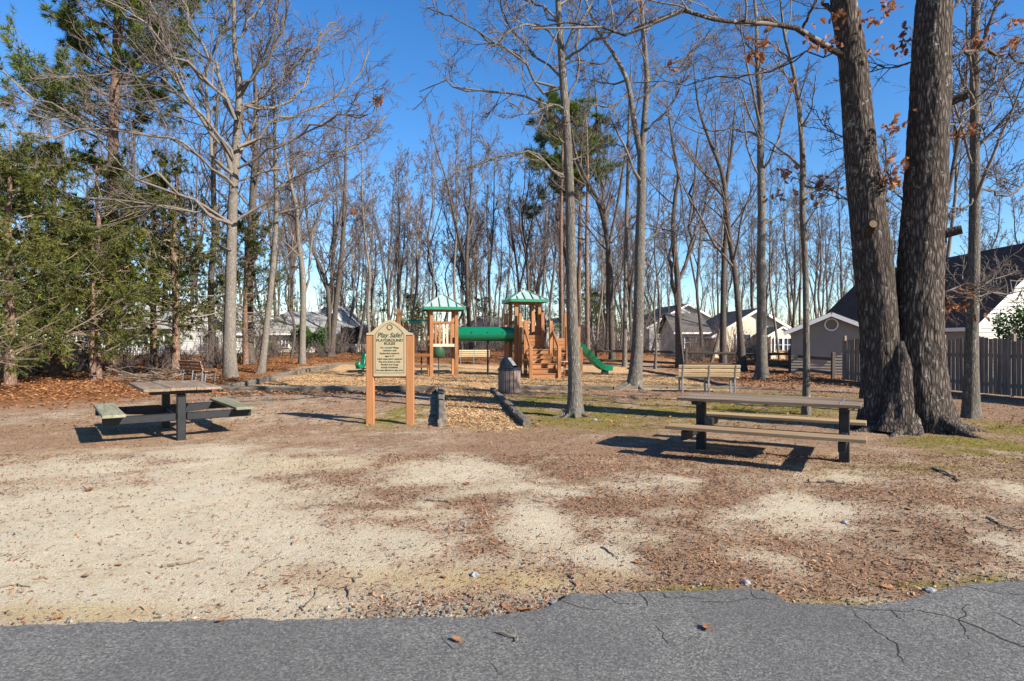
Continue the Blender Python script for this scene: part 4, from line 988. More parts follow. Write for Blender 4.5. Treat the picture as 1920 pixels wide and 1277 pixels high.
def bare_tree(name, loc, trunks, bark, label, limbs=(), nl=12, lt=(.35, .97), seed=None, lvl=(8, 7, 3), sides=12, step=.3, flare=.55, llen=.34, gn=(.10, .15, .2), trop=(.06, .05, .03), ang=.85,
              twig='twig_bark', group=None, furrow=0.0, rmin=(.013, .009, .007), cat='tree', single_limbs=True):
    """trunks: list of (points, radii); limbs: list of (points, r0, r1); all in the tree's own frame"""
    NTREE[0] += 1; sd = seed if seed is not None else NTREE[0] * 7 + 1; rng = np.random.default_rng(sd)
    e = empty(name, loc, 0, label, cat, group)
    Vs, Fs, F3s, o = [], [], [], 0; L1P, L1R = [], []
    for ti, (P, Rd) in enumerate(trunks):
        V, F, F3, Q, rr = trunk_mesh(P, Rd, sides, step, flare if ti == 0 or P[0][2] < .3 else .12, 5, .05, sd + ti, furrow=furrow)
        Vs.append(V); Fs.append(F + o); F3s.append(F3 + o); o += len(V)
        q2 = resample(P, 24); r2 = np.interp(np.linspace(0, 1, 24), np.linspace(0, 1, len(rr)), rr)
        a, b = sprout(rng, q2[None], r2[None], nl if ti == 0 else max(4, nl // 2), lt[0] if (ti == 0 or P[0][2] < .3) else .25, lt[1], ang, .2, llen, 9, gn[0], trop[0], .50, .02, .3)
        L1P.append(a); L1R.append(b)
    link("trunk", mesh_np("trunk", np.concatenate(Vs), np.concatenate(Fs), np.concatenate(F3s), smooth=True), M[bark], e)
    for (P, r0, r1) in limbs:
        n = 14; q = resample(P, n); kk = np.cumsum(rng.normal(size=(n - 1, 3)), axis=0); kk -= np.linspace(0, 1, n - 1)[:, None] * kk[-1:]; q[1:] += kk * .018 * np.linalg.norm(q[-1] - q[0]) + rng.normal(size=(n - 1, 3)) * .010 * np.linalg.norm(q[-1] - q[0]); rr = np.linspace(r0, r1, n)
        if single_limbs:
            V, F = tubes(q[None], rr[None], 8); link("limb", mesh_np("limb", V, F, smooth=True), M[bark], e)
        L1P.append(q[None, np.round(np.linspace(0, n - 1, 9)).astype(int)]); L1R.append(rr[None, np.round(np.linspace(0, n - 1, 9)).astype(int)] * (.9 if single_limbs else 1))
    P1, R1 = np.concatenate(L1P), np.concatenate(L1R)
    P2, R2 = sprout(rng, P1, R1, lvl[0], .22, .99, .80, .22, .46, 7, gn[1], trop[1], .6, rmin[0], .35)
    P3_, R3 = sprout(rng, P2, R2, lvl[1], .15, 1.0, .75, .25, .50, 4, gn[2], trop[2], .6, rmin[1], .45)
    lst = [(P1, R1, 6), (P2, R2, 4)]
    V, F = cat_tubes(lst); cr = link("crown", mesh_np("crown", V, F, smooth=True), M['branch_bark'] if bark != 'brown_bark' else M['twig_bark'], e)
    lst = [(P3_, R3, 3)]
    if lvl[2]:
        P4, R4 = sprout(rng, P3_, R3, lvl[2], .2, 1.0, .7, .25, .62, 3, .22, .02, .65, rmin[2], .6); lst.append((P4, R4, 3))
    V, F = cat_tubes(lst); link("twigs", mesh_np("twigs", V, F, smooth=True), M[twig], e)["kind"] = "stuff"
    e['_tips'] = 0
    return e, (P1, P2, P3_)
def pix_tree(base, path, widths, Y=None, wf=.80):
    """trunk points in the tree's own frame from where the photograph shows them"""
    Y = Y or G(*base)[1]; w0 = W(base[0], base[1], Y); P = []
    for (x, y) in path: p = W(x, y, Y) - np.array([w0[0], w0[1], 0]); P.append(p)
    P = np.array(P); g = float(gz(w0[0], w0[1])); P[:, 2] -= g; P[0, 2] = -.12
    return (float(w0[0]), float(Y), g), P, np.array(widths) * wf / 2 / FPX * Y / math.hypot(1, w0[0] / Y)
def pix_limb(loc, pts, Y, r0, r1, depth=0.0):
    out = []
    for i, (x, y) in enumerate(pts):
        yy = Y + depth * i / (len(pts) - 1); p = W(x, y, yy); out.append(p - np.array(loc))
    return (np.array(out), r0 * .62 / 2 / FPX * Y, r1 * .7 / 2 / FPX * Y)

def add_roots(e, loc, lst, bark, seed=1):
    """surface roots: (angle, length, radius, start distance)"""
    rg = np.random.default_rng(seed)
    for (a, L, r0, s0) in lst:
        n = 12; d = np.linspace(0, 1, n); ang = a + np.cumsum(rg.normal(size=n) * .07); x = s0 * math.cos(a) + np.cumsum(np.cos(ang)) * L / n; y = s0 * math.sin(a) + np.cumsum(np.sin(ang)) * L / n
        z = gz(loc[0] + x, loc[1] + y) - loc[2] + r0 * (.9 * (1 - d) ** 2.2 * 2.2 - .55 * d - .1); q = np.column_stack([x, y, z]); rr = r0 * (1.15 - d) ** .8 * (1 + rg.normal(size=n) * .05)
        V, F = tubes(q[None], np.maximum(rr, .008)[None], 10); link("root", mesh_np("root", V, F, smooth=True), M[bark], e)
# --- the large pale tree behind the brown bench
Y0 = 25.4
loc, P, rd = pix_tree((432, 709), [(432, 709), (430, 640), (432, 560), (434, 450), (437, 370), (441, 300), (446, 220), (449, 150), (440, 90), (438, 0), (432, -130)], [34, 31, 28, 25, 23, 21, 18, 15, 12, 9, 3])
LM = [([(436, 325), (408, 262), (398, 190), (396, 112), (405, 60), (440, 0)], 13, 4, 1.5), ([(433, 322), (405, 268), (350, 180), (305, 85), (280, 0), (270, -60)], 14, 4, -1.5), ([(430, 415), (355, 395), (255, 388), (150, 362), (50, 322)], 8, 3, -2.5),
      ([(446, 275), (515, 238), (598, 195), (660, 150), (690, 100)], 10, 3, 2.0), ([(446, 315), (510, 282), (600, 238), (690, 212)], 8, 3, -2), ([(446, 410), (520, 362), (615, 318), (690, 268), (715, 215)], 10, 3, 1.5),
      ([(452, 195), (505, 197), (550, 170), (580, 110), (600, 60)], 8, 3, 2.5), ([(441, 222), (405, 152), (370, 90), (335, 20), (310, -60)], 11, 4, -1), ([(447, 170), (480, 110), (520, 40), (540, -40)], 9, 3, -2), ([(440, 95), (470, 30), (500, -30)], 7, 3, 1),
      ([(432, 470), (390, 440), (330, 360), (250, 330)], 6, 2, 2), ([(436, 420), (370, 375), (290, 325), (190, 255), (90, 190), (0, 125)], 9, 3, -3), ([(438, 300), (380, 240), (300, 195), (190, 165), (60, 150)], 9, 3, -2), ([(442, 225), (390, 140), (300, 60), (200, 0), (120, -40)], 10, 3, -3),
      ([(440, 350), (360, 290), (250, 260), (120, 240), (20, 250)], 8, 3, -4), ([(446, 240), (500, 170), (560, 100), (630, 40)], 8, 3, 1), ([(444, 340), (520, 320), (580, 290), (640, 285)], 6, 2, 3)]
bare_tree("bare_tree", loc, [(P, rd)], 'pale_bark', "large pale-barked bare tree with spreading limbs behind the brown bench", [pix_limb(loc, p, Y0, a, b, d) for p, a, b, d in LM], nl=7, lt=(.45, .97), lvl=(12, 8, 3), sides=16, step=.2, rmin=(.018, .012, .009))
# --- the lone tree in the middle foreground
loc, P, rd = pix_tree((1077, 779), [(1077, 779), (1077, 700), (1073, 600), (1070, 450), (1068, 350), (1063, 250), (1056, 150), (1050, 60), (1045, -30), (1040, -220)], [33, 29, 26, 23, 21, 20, 18, 15, 12, 3])
Y0 = loc[1]
LM = [([(1062, 258), (1030, 205), (1005, 185), (950, 180), (880, 182), (820, 171), (785, 165)], 9, 2.5, .8), ([(1066, 333), (1030, 315), (1003, 285), (972, 275), (930, 287), (880, 302), (850, 320)], 9, 2.5, -.6),
      ([(1050, 165), (1022, 160), (985, 95), (930, 75), (870, 42), (800, 15)], 9, 2.5, .5), ([(1052, 88), (1010, 46), (985, 48), (955, 66), (920, 90)], 8, 2.5, -.8), ([(1064, 218), (1088, 152), (1100, 122), (1112, 40), (1118, -40)], 8, 3, .8),
      ([(1057, 112), (1105, 86), (1142, 64), (1190, 20)], 8, 2.5, -.8), ([(1066, 270), (1050, 262), (1045, 235), (1070, 228)], 6, 3, -.3), ([(1060, 205), (1030, 190), (990, 210), (950, 190)], 6, 2, -1.0), ([(1048, 40), (1000, 10), (940, -20), (860, -40)], 8, 3, .6),
      ([(1047, 10), (1090, -30), (1150, -60)], 8, 3, .3), ([(1068, 300), (1095, 285), (1130, 250), (1150, 225)], 6, 2, .8), ([(1056, 150), (1010, 100), (960, 30), (920, -30)], 7, 3, 1.0)]
tt_, _ = bare_tree("bare_tree", loc, [(P, rd)], 'grey_bark', "slim grey bare tree standing alone in front of the stairs", [pix_limb(loc, p, Y0, a, b, d) for p, a, b, d in LM], nl=4, lt=(.62, .97), lvl=(9, 8, 4), sides=20, step=.12, flare=.75, llen=.25, rmin=(.010, .0065, .005)); add_roots(tt_, loc, [(3.3, .5, .05, .12), (-.4, .45, .045, .12), (-1.6, .35, .05, .1), (-2.5, .3, .04, .12)], 'grey_bark', 3)
# --- the forked tree with roots at the mulch edge
loc, P, rd = pix_tree((1192, 730), [(1188, 730), (1195, 650), (1198, 550), (1200, 450), (1203, 350), (1203, 275)], [33, 27, 24, 23, 21, 21])
Y0 = loc[1]
_, Pa, ra = pix_tree((1192, 730), [(1203, 290), (1190, 232), (1176, 152), (1150, 100), (1118, 50), (1090, -20)], [16, 13, 11, 9, 7, 3], Y0); Pa[0, 2] = W(1203, 300, Y0)[2]
_, Pb, rb = pix_tree((1192, 730), [(1203, 290), (1207, 240), (1213, 150), (1206, 60), (1200, -60), (1198, -160)], [17, 14, 13, 11, 8, 3], Y0); Pb[0, 2] = W(1203, 300, Y0)[2]
LM = [([(1200, 465), (1230, 440), (1250, 405), (1255, 395)], 8, 3, .5), ([(1213, 155), (1240, 130), (1290, 110), (1340, 60)], 6, 2, 1), ([(1180, 170), (1150, 200), (1120, 190), (1095, 210)], 5, 2, -.6), ([(1205, 250), (1240, 230), (1270, 190), (1290, 140)], 6, 2, -1),
      ([(1150, 102), (1120, 120), (1080, 110), (1040, 130)], 5, 2, .6), ([(1206, 60), (1240, 30), (1300, 10)], 6, 2, .6)]
tt_, _ = bare_tree("bare_tree", loc, [(P, rd), (Pa, ra), (Pb, rb)], 'grey_bark', "forked grey tree with spreading root at the mulch border beside the pine bench", [pix_limb(loc, p, Y0, a, b, d) for p, a, b, d in LM], nl=1, lt=(.8, .95), lvl=(9, 8, 3), sides=18, step=.15, flare=.7, llen=.4); add_roots(tt_, loc, [(3.35, 1.1, .10, .15), (-2.6, .8, .08, .15), (-1.2, .5, .07, .12), (-.2, .6, .06, .15)], 'pale_bark', 5)
# --- trees on the right
def simple(base, path, widths, bark, label, limbs=(), Y=None, **kw):
    loc, P, rd = pix_tree(base, path, widths, Y); return bare_tree("bare_tree", loc, [(P, rd)], bark, label, [pix_limb(loc, p, loc[1], a, b, d) for p, a, b, d in limbs], **kw), loc
simple((1428, 711), [(1428, 711), (1428, 600), (1427, 500), (1428, 400), (1426, 300), (1426, 200), (1420, 120), (1418, 40), (1410, -40)], [28, 23, 21, 19, 17, 15, 12, 8, 3], 'grey_bark', "straight grey tree in front of the beige house",
       [([(1426, 260), (1380, 245), (1330, 245), (1290, 215)], 6, 2, 1), ([(1428, 320), (1450, 270), (1470, 200), (1490, 150)], 8, 3, -.5), ([(1422, 140), (1400, 90), (1370, 40)], 7, 2, .7), ([(1428, 420), (1460, 400), (1500, 380), (1550, 330)], 5, 2, .8)], nl=9, lt=(.5, .97), lvl=(8, 7, 3), sides=16, step=.2, flare=.9)
simple((1512, 776), [(1512, 776), (1512, 650), (1510, 500), (1505, 400), (1505, 300), (1498, 200), (1485, 120), (1470, 60), (1460, -40)], [20, 16, 15, 16, 14, 11, 9, 7, 3], 'grey_bark', "thin grey tree between the pine bench and the twin-trunk oak",
       [([(1505, 235), (1530, 225), (1565, 260), (1600, 280)], 5, 2, .5), ([(1485, 120), (1460, 90), (1420, 70), (1380, 90)], 5, 2, .5), ([(1508, 430), (1540, 370), (1580, 350), (1620, 390)], 4, 2, .8)], nl=10, lt=(.5, .97), lvl=(6, 5, 3), sides=14, step=.15, flare=.5, llen=.22, rmin=(.008, .005, .0035))
simple((1393, 696), [(1393, 696), (1386, 600), (1379, 520), (1366, 430), (1355, 330), (1330, 262), (1310, 200), (1300, 120)], [19, 15, 14, 13, 11, 8, 6, 2], 'brown_bark', "leaning brown tree left of the straight grey tree before the beige house", nl=12, lt=(.3, .97), lvl=(8, 7, 3), flare=.8, llen=.42, Y=31.5)
simple((1822, 781), [(1820, 781), (1822, 640), (1826, 500), (1828, 300), (1828, 100), (1831, -60), (1834, -260)], [44, 33, 30, 26, 24, 19, 4], 'grey_bark', "straight grey tree between the twin-trunk oak and the plank fence",
       [([(1832, 190), (1860, 150), (1875, 110)], 8, 4, .3), ([(1826, 370), (1790, 385), (1770, 380), (1740, 400)], 6, 2, -.5), ([(1828, 365), (1860, 360), (1890, 365), (1930, 340)], 7, 3, .8), ([(1828, 260), (1870, 210), (1900, 130), (1930, 100)], 7, 3, 1),
        ([(1823, 560), (1850, 540), (1890, 520), (1940, 512)], 6, 2, 2.5), ([(1823, 530), (1790, 525), (1760, 528), (1730, 540)], 5, 2, 2.5)], nl=11, lt=(.35, .95), lvl=(8, 7, 3), sides=18, step=.12, flare=.5, llen=.22)
simple((1275, 692), [(1275, 692), (1272, 610), (1270, 520), (1262, 440), (1266, 370), (1272, 330), (1260, 260), (1250, 180)], [20, 16, 14, 12, 10, 8, 6, 2], 'brown_bark', "brown tree with several rising stems behind the pine bench",
       [([(1274, 560), (1285, 500), (1290, 420), (1300, 340), (1310, 260)], 12, 4, .6), ([(1272, 600), (1262, 540), (1258, 470), (1262, 400)], 11, 4, -.5), ([(1284, 500), (1305, 430), (1320, 390), (1345, 350)], 8, 3, .6)], nl=8, lt=(.4, .97), lvl=(8, 7, 3), Y=33.5, llen=.3)
simple((1356, 690), [(1356, 690), (1356, 580), (1358, 480), (1362, 430), (1360, 360), (1372, 280), (1378, 190)], [18, 14, 13, 12, 10, 7, 2], 'brown_bark', "dark straight trunk in the split-rail fence line before the beige house", nl=12, lt=(.4, .97), lvl=(8, 7, 3), Y=36, llen=.4)
simple((1146, 690), [(1148, 690), (1146, 600), (1145, 540), (1141, 470), (1126, 390), (1096, 330), (1080, 290), (1072, 240)], [15, 13, 12, 12, 11, 9, 7, 3], 'brown_bark', "dark tree bending left beyond the slide", [([(1146, 455), (1170, 432), (1195, 405), (1210, 395)], 7, 4, .4)], nl=12, lt=(.45, .97), lvl=(8, 7, 3), Y=37, llen=.35)
simple((1171, 692), [(1171, 692), (1172, 600), (1174, 450), (1178, 300), (1180, 200), (1184, 110)], [12, 10, 9, 8, 6, 2], 'grey_bark', "thin straight pale trunk between slide and forked tree", nl=14, lt=(.4, .97), lvl=(6, 5, 3), Y=34.5, llen=.25)
simple((1102, 668), [(1102, 672), (1101, 560), (1100, 450), (1102, 330), (1100, 230)], [11, 9, 8, 7, 3], 'pine_bark', "straight reddish trunk just right of the lone middle tree", nl=12, lt=(.5, .97), lvl=(6, 5, 2), Y=44, llen=.25)
simple((1228, 690), [(1228, 695), (1230, 640), (1226, 580), (1232, 520), (1245, 490), (1250, 440)], [7, 5, 5, 4, 3, 2], 'grey_bark', "crooked sapling beside the leaf mound", nl=7, lt=(.3, .97), lvl=(5, 4, 2), Y=33, llen=.3)
simple((1785, 660), [(1742, 700), (1746, 560), (1762, 430), (1784, 330), (1800, 240), (1812, 150), (1815, 60)], [14, 13, 12, 11, 9, 7, 3], 'brown_bark', "crooked tree just behind the twin-trunk oak", nl=13, lt=(.35, .97), lvl=(6, 6, 3), Y=20, llen=.35)
# --- trees on the left
simple((467, 692), [(467, 694), (466, 600), (467, 520), (472, 420), (476, 330), (480, 250), (478, 160), (470, 80)], [27, 23, 22, 20, 16, 12, 9, 3], 'brown_bark', "thick ridged trunk just behind the large pale tree", [([(470, 500), (490, 460), (510, 420), (545, 380)], 9, 3, .5)], nl=14, lt=(.4, .97), lvl=(8, 7, 3), Y=34, sides=14)
simple((489, 704), [(489, 704), (499, 620), (510, 520), (516, 440), (518, 380), (516, 300), (514, 200), (508, 120)], [18, 16, 14, 13, 11, 9, 7, 2], 'pale_bark', "pale slender tree leaning right of the large pale tree", nl=13, lt=(.35, .97), lvl=(8, 7, 3), Y=28.5, flare=.7, llen=.3)
simple((398, 700), [(398, 702), (397, 620), (396, 520), (402, 430), (400, 330), (405, 240), (410, 150)], [19, 17, 15, 14, 12, 9, 3], 'brown_bark', "brown trunk between the cedar stem and the large pale tree", nl=12, lt=(.45, .97), lvl=(6, 6, 3), Y=31, llen=.3)
simple((566, 688), [(566, 690), (568, 600), (568, 520), (560, 450), (556, 390), (540, 320), (530, 240)], [17, 15, 14, 12, 10, 7, 2], 'pale_bark', "smooth pale trunk in front of the cream house", [([(569, 560), (580, 500), (600, 430), (612, 350)], 7, 3, .6), ([(562, 470), (545, 440), (525, 430), (490, 440)], 6, 2, -.5)], nl=12, lt=(.4, .97), lvl=(8, 7, 3), Y=34.5, flare=.6, llen=.35)
loc, P, rd = pix_tree((621, 674), [(620, 676), (618, 600), (614, 540), (600, 500), (585, 460), (575, 400), (570, 330)], [13, 11, 10, 9, 8, 6, 3], 42.5)
_, Pa, ra = pix_tree((621, 674), [(622, 690), (627, 600), (636, 520), (643, 450), (646, 380), (648, 300), (650, 210)], [14, 13, 12, 11, 9, 6, 2], 42.5)
bare_tree("bare_tree", loc, [(P, rd), (Pa, ra)], 'brown_bark', "twin-stemmed brown tree rising in a V before the white gable", nl=12, lt=(.3, .97), lvl=(8, 7, 3), flare=.6, llen=.4)

# --- the twin-trunk oak
loc, P, rd = pix_tree((1700, 803), [(1662, 806), (1655, 720), (1650, 640), (1637, 480), (1619, 330), (1606, 200), (1597, 100), (1581, 0), (1575, -80), (1560, -400), (1540, -950)], [100, 86, 79, 76, 68, 61, 56, 51, 46, 32, 6], None, 1.0)
Y0 = loc[1]
_, Pb, rb = pix_tree((1700, 803), [(1724, 806), (1719, 720), (1716, 640), (1720, 480), (1730, 330), (1736, 200), (1739, 100), (1744, 0), (1746, -80), (1754, -420), (1767, -1050)], [112, 100, 95, 86, 82, 78, 73, 67, 61, 42, 8], Y0, 1.0)
Pb[0, 2] = -.12; Pb[:, 1] -= .10
LM = [([(1597, 112), (1560, 95), (1530, 75), (1505, 52), (1480, 58), (1455, 55), (1420, 75), (1380, 82), (1335, 70), (1270, 62), (1200, 63), (1100, 62), (1000, 50)], 18, 4, -1.6),
      ([(1505, 52), (1510, 20), (1525, -10), (1540, -50)], 9, 4, -.6), ([(1606, 78), (1560, 90), (1480, 105), (1400, 128), (1320, 145), (1240, 152), (1190, 152)], 6, 2, 1.5), ([(1755, 95), (1800, 100), (1860, 100), (1940, 125)], 10, 5, .8),
      ([(1742, 110), (1690, 120), (1630, 130), (1560, 150)], 6, 2, 1.2), ([(1700, 375), (1680, 350), (1668, 320), (1660, 260)], 5, 2, -.6), ([(1590, 60), (1550, 20), (1500, -30), (1440, -60)], 12, 4, .6), ([(1770, 30), (1800, 0), (1860, -40)], 10, 5, .8),
      ([(1615, 395), (1590, 380), (1560, 360), (1500, 350)], 5, 2, 1.2), ([(1620, 300), (1590, 270), (1560, 240), (1520, 200)], 5, 2, 1.2), ([(1745, 240), (1800, 220), (1850, 180), (1910, 130)], 6, 3, 1.5),
      ([(1735, 545), (1790, 530), (1840, 528), (1900, 515)], 5, 2, 1.0), ([(1735, 570), (1790, 555), (1830, 560), (1880, 540)], 4, 2, 1.0)]
oak, tips = bare_tree("oak_tree", loc, [(P, rd), (Pb, rb)], 'oak_bark', "massive twin-trunk oak with furrowed dark bark and clinging brown leaves", [pix_limb(loc, p, Y0, a, b, d) for p, a, b, d in LM], nl=9, lt=(.58, .97), lvl=(8, 6, 3), sides=72, step=.045, flare=.62,
                      llen=.3, furrow=.16, rmin=(.010, .006, .004), seed=91)
# burl ridge where the trunks meet, and sawn branch stubs
pts = np.array([W(1688, 640, Y0 - .30), W(1692, 690, Y0 - .38), W(1688, 740, Y0 - .42), W(1680, 812, Y0 - .46)]) - np.array(loc)
V, F, F3, _, _ = trunk_mesh(pts[::-1], np.array([.26, .20, .15, .06]), 28, .05, .5, 4, .26, 5, furrow=.35); link("burl_ridge", mesh_np("burl_ridge", V, F, F3, smooth=True), M['oak_bark'], oak)
add_roots(oak, loc, [(-2.6, 1.0, .13, .5), (-1.9, .9, .12, .3), (-1.1, 1.2, .14, .4), (-.5, 1.15, .12, .4), (.05, 1.1, .11, .4), (3.1, 1.0, .13, .45), (-2.2, 1.0, .09, .45)], 'oak_bark', 8)
m_flat('sawn_wood', (.20, .13, .075), .8, .2, .2, 30)
for (x, y, yy, dx, dz, r_) in ((1634, 424, Y0 - .42, -.05, .02, .07), (1768, 438, Y0 - .30, .22, .05, .075), (1781, 190, Y0 - .18, .2, .06, .07)):
    p = Vector(W(x, y, yy) - np.array(loc)); q = p + Vector((dx, -.16, dz)); o = MB().tube([p - (q - p) * .6, p, q], [r_ * 1.5, r_ * 1.2, r_], 14, False).build("branch_stub", M['oak_bark'], oak, smooth=True)
    MB().tube([q - (q - p) * .05, q - (q - p) * .04], [r_ * .98, r_ * .98], 14).build("sawn_face", M['sawn_wood'], o)
def oak_leaf_verts():
    side = [(0, 0), (.05, .08), (.22, .16), (.12, .26), (.34, .40), (.16, .46), (.36, .64), (.16, .68), (.22, .86), (0, 1.0)]
    c = [(0, .0), (0, .2), (0, .4), (0, .6), (0, .8), (0, 1.0)]
    return np.array([(-x, y) for x, y in side[1:-1]][::-1] + [(0, 0)] + [(x, y) for x, y in side[1:-1]] + [(0, 1.0)])
OLF = oak_leaf_verts()
def leaf_cloud(rng, pos, size, curl=.25):
    """lobed leaves, hanging at random"""
    B = len(pos); k = len(OLF); L = size * rng.uniform(.7, 1.25, B)
    ax = unit(rng.normal(size=(B, 3)) + np.array([0, 0, -.7])); q = unit(np.cross(ax, rng.normal(size=(B, 3)))); nn = np.cross(ax, q)
    u, v = OLF[:, 0], OLF[:, 1]; cz = -np.abs(u) * .6 + curl * (v - .5) ** 2 * 2
    V = pos[:, None] + L[:, None, None] * (q[:, None] * u[None, :, None] + ax[:, None] * v[None, :, None] + nn[:, None] * cz[None, :, None])
    C = pos[:, None] + L[:, None, None] * (ax[:, None] * .5)
    V = np.concatenate([V, C], 1); i = np.arange(B)[:, None] * (k + 1)
    F3 = np.stack([np.stack([i[:, 0] + j, i[:, 0] + (j + 1) % k, i[:, 0] + k], -1) for j in range(k)], 1).reshape(-1, 3)
    return V.reshape(-1, 3), F3
rng = np.random.default_rng(77)
spots = [(1530, 60, 12, -1), (1560, 75, 18, -.5), (1572, 30, 20, -.5), (1420, 90, 22, -1), (1265, 120, 8, -.5), (1440, 85, 14, -1), (1405, 105, 12, -1), (1690, 75, 26, .3), (1700, 90, 16, .3), (1685, 225, 26, -.4), (1675, 240, 18, -.4), (1690, 305, 26, -.4), (1675, 330, 34, -.4),
         (1665, 345, 22, -.3), (1470, 320, 26, 1), (1490, 315, 20, 1), (1460, 365, 18, 1), (1530, 350, 22, 1), (1555, 360, 20, 1), (1840, 70, 26, .5), (1830, 85, 18, .5), (1905, 75, 36, .5), (1900, 45, 20, .5), (1800, 250, 24, .6), (1815, 245, 14, .6), (1790, 570, 26, .8),
         (1775, 580, 20, .8), (1800, 550, 18, .8), (1650, 20, 16, -.6), (1670, 15, 14, -.6), (1635, 30, 12, -.6), (1840, 585, 10, .8), (1500, 370, 12, 1), (1640, 85, 10, -.4), (1210, 10, 10, 0), (1480, 150, 8, 0), (1150, 160, 0, 0)]
pos = []
for (x, y, n, d) in spots:
    n = int(n * .65)
    if n: c = W(x, y, Y0 + d) - np.array(loc); pos.append(c + rng.normal(size=(n, 3)) * np.array([.09, .12, .08]))
pos = np.concatenate(pos); V, F3 = leaf_cloud(rng, pos, .125)
link("dead_leaves", mesh_np("dead_leaves", V, None, F3), M['oak_leaf'], oak)["kind"] = "stuff"

# --- pines and cedars
def needles(rng, C, D, n, L, w, spread=.8):
    """tufts of n thin blades at points C pointing about D"""
    B = len(C); c = np.repeat(C, n, 0); d = unit(np.repeat(D, n, 0) + rng.normal(size=(B * n, 3)) * spread)
    l = L * rng.uniform(.7, 1.2, (B * n, 1)); q = unit(np.cross(d, rng.normal(size=(B * n, 3)))) * w
    V = np.stack([c - q * .5, c + q * .5, c + d * l], 1).reshape(-1, 3); return V, np.arange(len(V)).reshape(-1, 3)
def pine_tree(loc, path, rd, label, t0=.5, nl=34, Ll=3.4, tuft=9, seed=3, group=None, nw=.030, nL=.26):
    rng = np.random.default_rng(seed); e = empty("pine_tree", loc, 0, label, 'tree', group)
    V, F, F3, Q, rr = trunk_mesh(path, rd, 12, .3, .3, 5, .04, seed); link("trunk", mesh_np("trunk", V, F, F3, smooth=True), M['pine_bark'], e)
    q2 = resample(path, 24); r2 = np.interp(np.linspace(0, 1, 24), np.linspace(0, 1, len(rr)), rr)
    P1, R1 = sprout(rng, q2[None], r2[None], nl, t0, .985, 1.35, .15, 1.0, 9, .13, .05, .38, .02, .25, absL=Ll, shrink=.55)
    P2, R2 = sprout(rng, P1, R1, 9, .3, 1.0, .8, .2, .36, 5, .15, .06, .5, .009, .5); P3_, R3 = sprout(rng, P2, R2, 5, .25, 1.0, .7, .2, .5, 4, .15, .05, .6, .006, .6)
    V, F = cat_tubes([(P1, R1, 6), (P2, R2, 4), (P3_, R3, 3)]); link("crown", mesh_np("crown", V, F, smooth=True), M['twig_bark'], e)
    C = np.concatenate([P3_[:, -1], P3_[:, 2], P2[:, -1], P2[:, -2]]); D = np.concatenate([P3_[:, -1] - P3_[:, -2], P3_[:, 2] - P3_[:, 1], P2[:, -1] - P2[:, -2], P2[:, -1] - P2[:, -2]])
    V, F3 = needles(rng, C, unit(D), tuft, nL, nw); link("needles", mesh_np("needles", V, None, F3), M['pine_needle'], e)["kind"] = "stuff"; return e
loc, P, rd = pix_tree((212, 696), [(210, 696), (209, 560), (211, 430), (212, 300), (214, 200), (219, 80), (223, -60), (226, -170)], [27, 25, 24, 23, 21, 19, 13, 4], 28.0, .92)
pine_tree(loc, P, rd, "tall pine with reddish trunk rising above the cedars", .50, 80, 6.4, 11, 5, nw=.034, nL=.30)
loc, P, rd = pix_tree((1055, 670), [(1054, 672), (1053, 560), (1052, 430), (1054, 320), (1056, 250), (1060, 190)], [10, 9, 8, 7, 6, 2], 46)
pine_tree(loc, P, rd, "slender pine with a tufted top behind the lone middle tree", .62, 26, 4.6, 9, 8, nw=.05, nL=.4)
loc, P, rd = pix_tree((1110, 670), [(1085, 672), (1086, 520), (1088, 400), (1092, 300), (1100, 215)], [10, 9, 8, 7, 3], 48)
pine_tree(loc, P, rd, "second slender pine right of the lone middle tree's stem", .65, 24, 4.2, 9, 9, nw=.05, nL=.4)
def cedar_proto(h, spread, seed, bare=.16, dens=1.0, nl=64):
    """an eastern red cedar: many thin boughs, feathery sprays"""
    rng = np.random.default_rng(seed); path = np.array([(0, 0, -.1), (.05, .02, h * .3), (-.05, .05, h * .6), (.02, 0, h * .85), (0, 0, h)]); rd = np.array([.16, .13, .09, .05, .012]) * (h / 8)
    V, F, F3, Q, rr = trunk_mesh(path, rd, 10, .3, .35, 5, .05, seed)
    q2 = resample(path, 30); r2 = np.interp(np.linspace(0, 1, 30), np.linspace(0, 1, len(rr)), rr)
    P1, R1 = sprout(rng, q2[None], r2[None], nl, bare, .985, 1.32, .2, 1.0, 9, .10, .012, .32, .012, .25, absL=spread, shrink=.74)
    P2, R2 = sprout(rng, P1, R1, 9, .22, 1.0, .75, .2, .40, 5, .12, .0, .5, .006, .5); P3_, R3 = sprout(rng, P2, R2, 5, .2, 1.0, .65, .2, .5, 4, .14, -.02, .6, .004, .6)
    tw = cat_tubes([(P1, R1, 5), (P2, R2, 3)])
    C = P3_[:, 1:].reshape(-1, 3); D = (P3_[:, 1:] - P3_[:, :-1]).reshape(-1, 3)
    keep = rng.random(len(C)) < dens * np.clip(1.7 * vnoise(C[:, 0] * 1.0 + C[:, 1] * .6, C[:, 2] * 1.9 + C[:, 1] * .5 + seed, seed) - .25, .06, 1); C, D = C[keep], D[keep]
    nv, nf = needles(rng, C, unit(D + np.array([0, 0, -.01])), 8, .17, .030, .6)
    return (mesh_np("trunk", V, F, F3, smooth=True), mesh_np("crown", *tw, smooth=True), mesh_np("needles", nv, None, nf))
CED = [cedar_proto(8.5, 4.2, 21, .10, 1.0), cedar_proto(7.0, 3.8, 22, .18, .9), cedar_proto(9.5, 4.2, 23, .22, .75, 56)]
